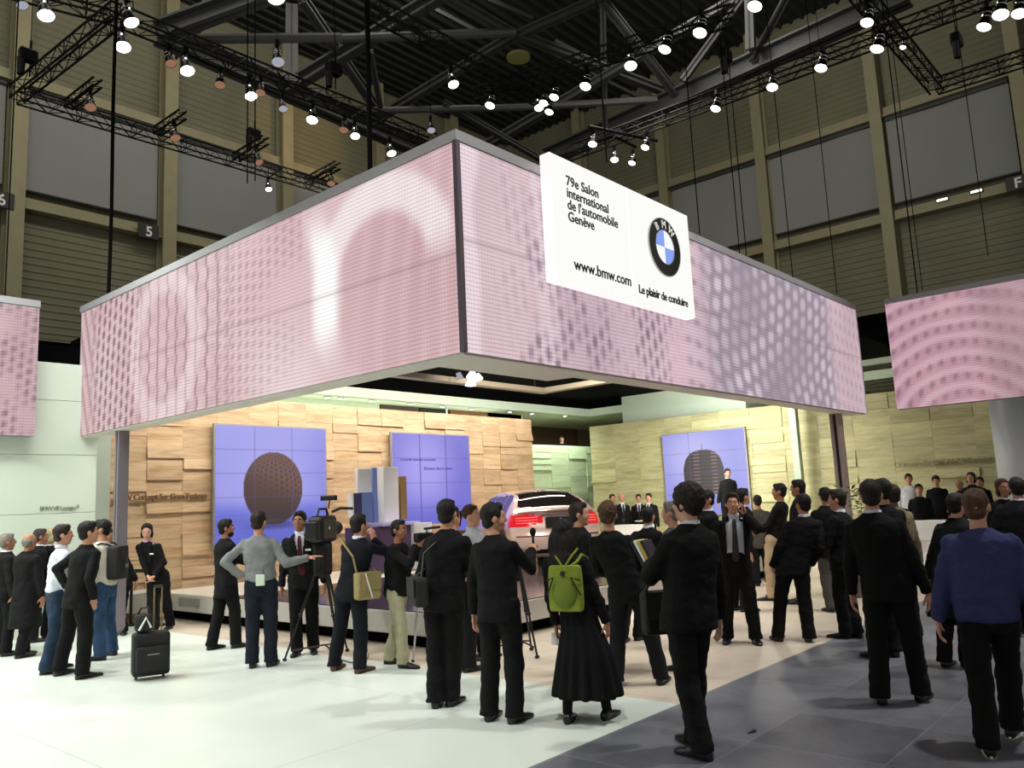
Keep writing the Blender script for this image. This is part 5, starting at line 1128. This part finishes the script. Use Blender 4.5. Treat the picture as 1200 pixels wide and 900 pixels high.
mb=MB(); mb.cbox(-.09,.11,-.24,.2,.1,.42,.05); mb.build('body',M_cam,r)
mb=MB(); mb.tube([(.02,.2,.26),(.02,.34,.26),(.02,.36,.26)],[.06,.065,.08],16); mb.build('lens',M_black,r)
mb=MB(); mb.cbox(-.08,.1,-.16,.1,-.3,.12,.06); mb.build('rain_cover',mat('black_cover_fabric',(14,14,16),.85,0,.6,14),r)
mb=MB(); mb.tube([(.0,-.14,.42),(.0,-.1,.5),(.0,.1,.5),(.0,.14,.42)],.014,8); mb.build('top_handle',M_black,r)
mb=MB(); mb.tube([(.03,.1,.5),(.05,.1,.6)],.01,6); mb.cbox(-.06,.14,.06,.13,.6,.66,.012); mb.build('top_light',M_black,r)
mb=MB(); mb.cbox(-.16,-.08,.02,.16,.33,.4,.015); mb.build('viewfinder',M_black,r); mb=MB(); mb.tube([(.1,.05,.46),(.2,.08,.5),(.26,.3,.49)],.018,8); mb.build('shotgun_microphone',M_black,r)
mb=MB(); mb.cbox(-.07,.09,-.34,-.235,.14,.36,.02); mb.build('battery',M_black,r)
mb=MB(); mb.tube([(.112,-.05,.27),(.114,-.05,.27)],.02,10); mb.build('connector',M_white,r)
# camcorder on monopod
hw,hd=hands_world('M5',1); h2,_=hands_world('M5',-1); hc=(hw+h2)/2+Vector((0,0,.03))
r=empty('camcorder',hc,math.atan2(hc.y,hc.x)-PI/2-1.1,'small black camcorder held up by the man in khaki trousers','camera')
mb=MB(); mb.cbox(-.045,.045,-.1,.12,-.05,.06,.02); mb.build('body',M_cam,r); mb=MB(); mb.tube([(0,.12,.0),(0,.2,0)],[.032,.04],14); mb.build('lens',M_black,r); mb=MB(); mb.tube([(0,.02,.1),(0,.22,.11)],.014,8); mb.tube([(0,.05,.06),(0,.05,.1)],.008,6); mb.build('microphone',M_black,r); mb=MB(); mb.cbox(-.12,-.05,-.02,.05,-.03,.04,.006); mb.build('flip_screen',mat('lit_screen',(60,90,180),.2,emit=(80,120,220),estr=.4),r)
P=onz(484,776); mb=MB(); r=empty('monopod',P,0,'silver monopod standing on the floor under the small camcorder','monopod'); top=hc+Vector((0,0,-.06))-P
mb.tube([(0,0,.0),top*.5],.011,8); mb.tube([top*.5,top],.015,8); mb.build('pole',mat('silver_tube',(190,190,195),.3,.8),r); mb=MB(); mb.ball(top*.5,.022,8,6); mb.ball((0,0,.015),.02,8,6); mb.build('collar',M_black,r)
tripod(onz(611,768),1.15,.30,'black tripod standing behind the man with the microphone')
# floor cable and scrap
mb=MB(); pts=[onz(x,y,.008) for x,y in ((384,758),(387,764),(393,769),(400,773),(409,776),(418,777),(426,775),(431,771),(432,766))]; mb.tube(pts,.006,6); thing_mb('floor_cable',mb,M_black,'thin black cable lying on the white floor around the tripod','cable')
P=onz(882,858); mb=MB(); mb.loft([[Vector((P.x+.05*math.cos(t)*(1+.4*math.sin(3*t)),P.y+.025*math.sin(t)*(1+.3*math.cos(2*t)),z)) for t in [2*PI*i/12 for i in range(12)]] for z in (.0005,.006)]); thing_mb('scrap',mb,M_black,'small black scrap lying on the slate floor','litter')
# plant
P=onz(1001,700); pl=empty('potted_plant',P,0,'leafy green plant behind the man with the white shirt collar','plant')
mb=MB(); mb.loft([[Vector((rr*math.cos(t),rr*math.sin(t),z)) for t in [2*PI*i/20 for i in range(20)]] for rr,z in ((.14,0),(.2,.45),(.21,.46),(.18,.46),(.17,.42))]); mb.build('pot',mat('grey_pot',(90,88,84),.6),pl)
M_leaf=mat('plant_leaf',(58,92,34),.5,0,0,10,.35,8); rng=random.Random(4)
mb=MB(); mb.tube([(0,0,.42),(.03,0,.9),(0,.02,1.4)],[.025,.02,.01],8); mb.build('stem',mat('plant_bark',(70,54,36),.8),pl); mb=MB()
for i in range(170):
    z=rng.uniform(.95,1.72); rad=.34*math.sqrt(max(0,1-((z-1.35)/.42)**2)); a=rng.uniform(0,2*PI); q=rng.uniform(.4,1)*rad; c0=Vector((q*math.cos(a),q*math.sin(a),z)); dr=Vector((math.cos(a),math.sin(a),rng.uniform(-.4,.6))).normalized(); sd=dr.cross(Vector((0,0,1))).normalized(); L_=rng.uniform(.09,.15)
    nrm=sd.cross(dr)*.012; vs=[c0,c0+dr*L_*.45+sd*L_*.26+nrm,c0+dr*L_,c0+dr*L_*.45-sd*L_*.26+nrm,c0+dr*L_*.5-nrm*.5]; mb.add(vs,[(0,1,4),(1,2,4),(2,3,4),(3,0,4)])
mb.build('foliage',M_leaf,pl)
# ================================================================ THE CAR
M_car=mat('champagne_car_paint',(226,198,188),.25,.3,coat=1); M_cg=mat('car_glass',(30,26,26),.06,0,spec=.8); M_blackt=mat('tyre_rubber',(14,14,14),.8); M_red=mat('red_tail_lamp',(150,12,18),.15,emit=(240,40,50),estr=.5); M_redb=mat('red_tail_lamp_bright',(200,60,60),.15,emit=(255,110,110),estr=1.1); M_chrome=mat('chrome',(200,200,200),.12,1)
def lerpt(tab,x):
    if x<=tab[0][0]: return tab[0][1]
    for (a,b),(c_,d_) in zip(tab,tab[1:]):
        if x<=c_: t=(x-a)/(c_-a); return b+(d_-b)*t
    return tab[-1][1]
TOP=((0,1.10),(.12,1.125),(.3,1.17),(.7,1.36),(1.1,1.49),(1.6,1.545),(2.2,1.56),(2.7,1.53),(3.1,1.45),(3.6,1.2),(3.9,1.06),(4.4,.97),(4.8,.86),(5.0,.74))
WZ=((.15,.86),(.3,.92),(.55,.95),(.8,.955),(.95,.93),(1.02,.90),(1.2,.82),(1.4,.70),(1.56,.60))
def carp(u,v,w):
    y=v*5.0; T=lerpt(TOP,y); T=(T+lerpt(TOP,y-.06)+lerpt(TOP,y+.06))/3
    ws=w*1.12; wz=min(1,ws); zb=.2; z=zb+(T-zb)*wz
    W=lerpt(WZ,z); W=(W+lerpt(WZ,z-.04)+lerpt(WZ,z+.04))/3
    x=u*W; z-=.05*u*u*(wz**6)
    # plan rounding at both ends
    e=abs(u)**3; y2=y
    if y<1.0: y2+=.30*e*(1-y)**2
    if y>4: y2-=.5*e*(y-4)**2
    if y<.6:
        k=(1-y/.6)**2; y2+=k*((.10 if z>1.02 else 0)*sm(1.02,1.12,z)*-.6 + (.05*sm(.72,.95,z)) - .05*sm(.70,.58,z)+.12*sm(.4,.2,z))
    return Vector((x,y2,z))
def smoothgrid():
    bm=bmesh.new(); NU,NV,NW=44,110,34; idx={}
    def V(i,j,k):
        key=(i,j,k)
        if key not in idx: idx[key]=bm.verts.new(carp(-1+2*i/NU,j/NV,k/NW))
        return idx[key]
    def q(a,b,c_,d_): 
        try: bm.faces.new((a,b,c_,d_))
        except ValueError: pass
    for i in range(NU):
        for j in range(NV): q(V(i,j,NW),V(i+1,j,NW),V(i+1,j+1,NW),V(i,j+1,NW)); q(V(i,j,0),V(i,j+1,0),V(i+1,j+1,0),V(i+1,j,0))
    for j in range(NV):
        for k in range(NW): q(V(0,j,k),V(0,j,k+1),V(0,j+1,k+1),V(0,j+1,k)); q(V(NU,j,k),V(NU,j+1,k),V(NU,j+1,k+1),V(NU,j,k+1))
    for i in range(NU):
        for k in range(NW): q(V(i,0,k),V(i+1,0,k),V(i+1,0,k+1),V(i,0,k+1)); q(V(i,NV,k),V(i,NV,k+1),V(i+1,NV,k+1),V(i+1,NV,k))
    for _ in range(3): bmesh.ops.smooth_vert(bm,verts=list(bm.verts),factor=.5,use_axis_x=True,use_axis_y=True,use_axis_z=True)
    bm.normal_update(); return bm
def region(p,n):
    x,y,z=p; ax=abs(x)
    for yw in (.95,3.98):
        if (y-yw)**2+(z-.36)**2<.39**2 and ax>.72: return 'wheel_arch'
    if y<1.25 and n.z>.25 and n.y<.35 and .32<y and z<1.49:
        lim=.74-.16*sm(1.15,1.45,z); 
        if ax<lim and z>1.175: return 'rear_window'
    if 2.95<y<3.9 and n.z>.2 and z>1.09 and z<1.5 and ax<.78-.35*(z-1.05): return 'windscreen'
    if ax>.55 and abs(n.x)>.55 and z>1.035 and z<1.43-.15*sm(3.0,3.8,y)-.2*sm(1.0,.6,y) and 0.85<y<3.55 and not(abs(y-2.35)<.03) and not (abs(y-1.35)<.03):
        if z<1.0+(y-.6)*1.1 and z<1.06+(3.75-y)*.75: return 'side_window'
    if y<.5 and n.z<.75 and .79<z<1.035 and ax>.34: 
        if z>.80+.07*sm(.6,.34,ax) and (ax>.60 or z<1.01): return 'tail_lamp'
    if y<.3 and .25<z<.36 and ax<.7: return 'diffuser'
    if y<.2 and .60<z<.625 and ax<.9: return 'bumper_line'
    return 'body_shell'
CM=Matrix.Identity(4)
cpos=ony(650,640,9.15); ch_=math.radians(56)
car=empty('car',(12.92,10.15,.455),ch_-PI/2,'champagne coloured four-door fastback car with lit red tail lamps, seen from behind','car')
bm=smoothgrid(); 
bm.verts.index_update(); bm.verts.ensure_lookup_table()
mm={'body_shell':M_car,'rear_window':M_cg,'windscreen':M_cg,'side_window':mat('tinted_side_glass',(60,56,84),.05,0,spec=.9),'tail_lamp':M_red,'diffuser':M_black,'bumper_line':mat('dark_red_reflector',(90,20,20),.3),'wheel_arch':M_blackt}
def sub(g,p):
    if g=='tail_lamp': return p.x>0
    if g=='wheel_arch': return (p.x>0,p.y>2.4)
    if g=='side_window': return (p.x>0,0 if p.y<1.35 else (1 if p.y<2.35 else 2))
    return 0
jobs={}
for f_ in bm.faces:
    p=f_.calc_center_median(); g=region(p,f_.normal); jobs.setdefault((g,sub(g,p)),[]).append(f_)
for (g,_k),fs_ in jobs.items():
    ix={};vs=[];ff=[]
    for f_ in fs_:
        t=[]
        for v in f_.verts:
            if v.index not in ix:
                ix[v.index]=len(vs); vs.append(v.co+(v.normal*(-.008 if 'window' in g or g=='windscreen' else (.004 if g=='tail_lamp' else 0))))
            t.append(ix[v.index])
        ff.append(t)
    mb=MB(); mb.add(vs,ff); mb.build(g,mm[g],car,True)
bm.free()
for sx in (-1,1):
    for yw in (.95,3.98):
        mb=MB(); mb.loft([[Vector((sx*xx,yw+rr*math.cos(t),.352+rr*math.sin(t))) for t in [2*PI*i/32 for i in range(32)]] for xx,rr in ((.70,.30),(.71,.345),(.74,.352),(.90,.352),(.93,.34),(.935,.26))]); w=mb.build('wheel',M_blackt,car,True)
        mb=MB(); 
        mb.loft([[Vector((sx*xx,yw+rr*math.cos(t),.352+rr*math.sin(t))) for t in [2*PI*i/32 for i in range(32)]] for xx,rr in ((.925,.262),(.945,.255),(.94,.235),(.93,.23))],False)
        for i in range(10):
            t=2*PI*i/10; mb.tube([(sx*.94,yw+.04*math.cos(t),.352+.04*math.sin(t)),(sx*.94,yw+.245*math.cos(t),.352+.245*math.sin(t))],[.016,.012],6)
        mb.ball((sx*.935,yw,.352),(.02,.05,.05),10,6); mb.build('rim',mat('alloy',(170,168,165),.25,.9),w)
# bright bars in the lamps, trunk lip, chrome strip, plate, exhausts, mirrors, handles, antenna
def rear(x,z,o=.0): 
    u=x/lerpt(WZ,z); return carp(max(-1,min(1,u)),0,((z-.2)/(1.10-.2))/1.12)+Vector((0,-o,0))
for sx in (-1,1):
    for z in (.865,.92,.975):
        mb=MB(); mb.tube([rear(sx*(.45+.15*i/5+.0),z,.006) if False else rear(sx*(.44+.40*i/5),z,.004) for i in range(6)],.0085,6); mb.build('lamp_bar',M_redb,car)
mb=MB(); mb.tube([rear(-.36+.72*i/8,1.0,.01) for i in range(9)],.014,6); mb.build('chrome_strip',M_chrome,car)
mb=MB(); mb.tube([rear(-.80+1.6*i/12,1.09,.03)+Vector((0,0,.012)) for i in range(13)],.014,8); mb.build('spoiler_lip',M_car,car)
mb=MB(); mb.cbox(-.30,.30,-.035,.02,.76,.97,.01); mb.build('shaded_plate_recess',mat('recess_shade',(30,26,26),.4),car)  # dark colour paints in the shade of the plate recess
mb=MB(); mb.cbox(-.28,.28,-.068,-.045,.43,.54,.004); pt=mb.build('number_plate',mat('dark_plate',(24,22,24),.4),car); text('lettering','BMW Concept',.085,M_white,pt,frameB(-.235,-.07,.455),.002)
rz_=empty('badge',(0,-.045,.915)); rz_.parent=car; 
mb=MB(); mb.tube([(0,0,0),(0,-.008,0)],.045,20); mb.build('badge_ring',M_black,rz_); mb=MB(); mb.tube([(0,-.007,0),(0,-.012,0)],.027,16); mb.build('badge_centre',MATS['roundel_blue'],rz_)
for sx in (-1,1):
    mb=MB(); mb.tube([(sx*.55,.1,.32),(sx*.55,-.03,.32)],.045,14); mb.build('exhaust',M_chrome,car)
    mb=MB(); mb.ball((sx*1.03,3.25,1.06),(.11,.07,.07),14,10); mb.tube([(sx*.9,3.28,1.0),(sx*.98,3.26,1.03)],.025,8); mb.build('mirror',M_car,car,True)
    for yh in (1.75,2.75): mb=MB(); mb.tube([(sx*.955,yh,.93),(sx*.972,yh+.03,.935),(sx*.972,yh+.17,.94),(sx*.955,yh+.2,.94)],.012,8); mb.build('door_handle',M_chrome,car)
mb=MB(); mb.loft([[Vector((-.02,1.28,1.50)),Vector((.02,1.28,1.50)),Vector((.02,1.5,1.53)),Vector((-.02,1.5,1.53))],[Vector((-.004,1.30,1.575)),Vector((.004,1.30,1.575)),Vector((.004,1.38,1.57)),Vector((-.004,1.38,1.57))]]); mb.build('antenna_fin',M_car,car)
# ================================================================ LIGHT
def spot(P,target,power,angle,col=(1,1,1),size=.25,blend=.6):
    l=bpy.data.lights.new('lamp_light','SPOT'); l.energy=power; l.spot_size=math.radians(angle); l.spot_blend=blend; l.color=col; l.shadow_soft_size=size
    o=bpy.data.objects.new('lamp_light',l); COL.objects.link(o); o.location=P; o.rotation_euler=(Vector(target)-Vector(P)).to_track_quat('-Z','Y').to_euler(); return o
def area(P,target,power,sx,sy,col=(1,1,1)):
    l=bpy.data.lights.new('area_light','AREA'); l.shape='RECTANGLE'; l.size=sx; l.size_y=sy; l.energy=power; l.color=col
    o=bpy.data.objects.new('area_light',l); COL.objects.link(o); o.location=P; o.rotation_euler=(Vector(target)-Vector(P)).to_track_quat('-Z','Y').to_euler(); return o
# truss spots falling on the stand floor in front
for P,T_,pw in (((7.5,19,11.6),(2.5,9.0,0),1800),((-2,10,11.6),(1.5,9,0),2500),((1,2,11.6),(3.0,8.5,0),2050),((2.0,15,11.6),(2.5,11,0),1900),((9,0,11.6),(7.5,5,0),2300),((-3,16,11.6),(0,13,0),2100),((14,-1,11.6),(12.5,5.0,0),2600)):
    spot(P,T_,pw,62,(1,.985,.95),.3)
# stand ceiling lamps (behind the screen wall, under the black ceiling)
for x,y,tx,ty,pw in ((9.5,8.0,13.2,10.4,420),(8,8,8.5,9,260),(11,8,12.2,9.2,420),(12,12.5,13,10.5,260),(15,9,13,10,200),(17.5,8,16,7,260),(10,6.3,11,6,200)):
    spot((x,y,4.8),(tx,ty,0),pw,110,(1,.92,.82),.2)
# wall washers
W1=(1.0,.90,.76)
area((12.2,13.2,4.8),(12.2,15.0,1.9),400,11.5,.15,W1)
area((19.9,9.6,4.75),(21.9,9.6,1.9),560,.15,11.5,(1,.98,.80))
area((21.0,16.3,4.4),(21.0,17.0,2.6),85,4.5,.1,(.90,1,.82))
area((-.5,12.6,6.5),(0,14.4,2.2),640,11,.3,(.93,1,.92))
area((25,15.0,5.9),(22.5,12.5,4.5),20,1,1,(.8,1,.85)) 
area((12.5,16.45,4.12),(12.5,16.6,4.52),55,11.5,.12,(.95,1,.86)); area((19.6,11,4.55),(22.35,11.5,4.75),130,.1,6,(.93,1,.9))  # added unseen lights that brighten the soffit and the mint box
area((20,18.6,3.7),(20,19.4,3.2),30,12,.1,(1,.8,.55))
# added unseen area lights that brighten the outer walls and the roof
for P,T_,pw,sx,sy in (((12,20,23.5),(12,34.4,13),1500,26,2),((26,12,23.5),(40,12,13),1500,2,26),((14,14,13.5),(16,16,26),300,14,14)):
    area(P,T_,pw,sx,sy,(1,.97,.84))
spot((24,28,20.5),(23.5,34.4,21),420,60,(1,.62,.25),.3)
w=bpy.data.worlds.new('world'); SC.world=w; w.use_nodes=True; bg=w.node_tree.nodes['Background']; bg.inputs[0].default_value=(1.0,.97,.86,1); bg.inputs[1].default_value=.35
SC.view_settings.view_transform='Standard'; SC.view_settings.look='None'; SC.view_settings.exposure=0; SC.view_settings.gamma=1; SC.view_settings.use_curve_mapping=False
area((14,14.9,4.3),(14,16,4.65),40,15,.08,(.95,1,.92))
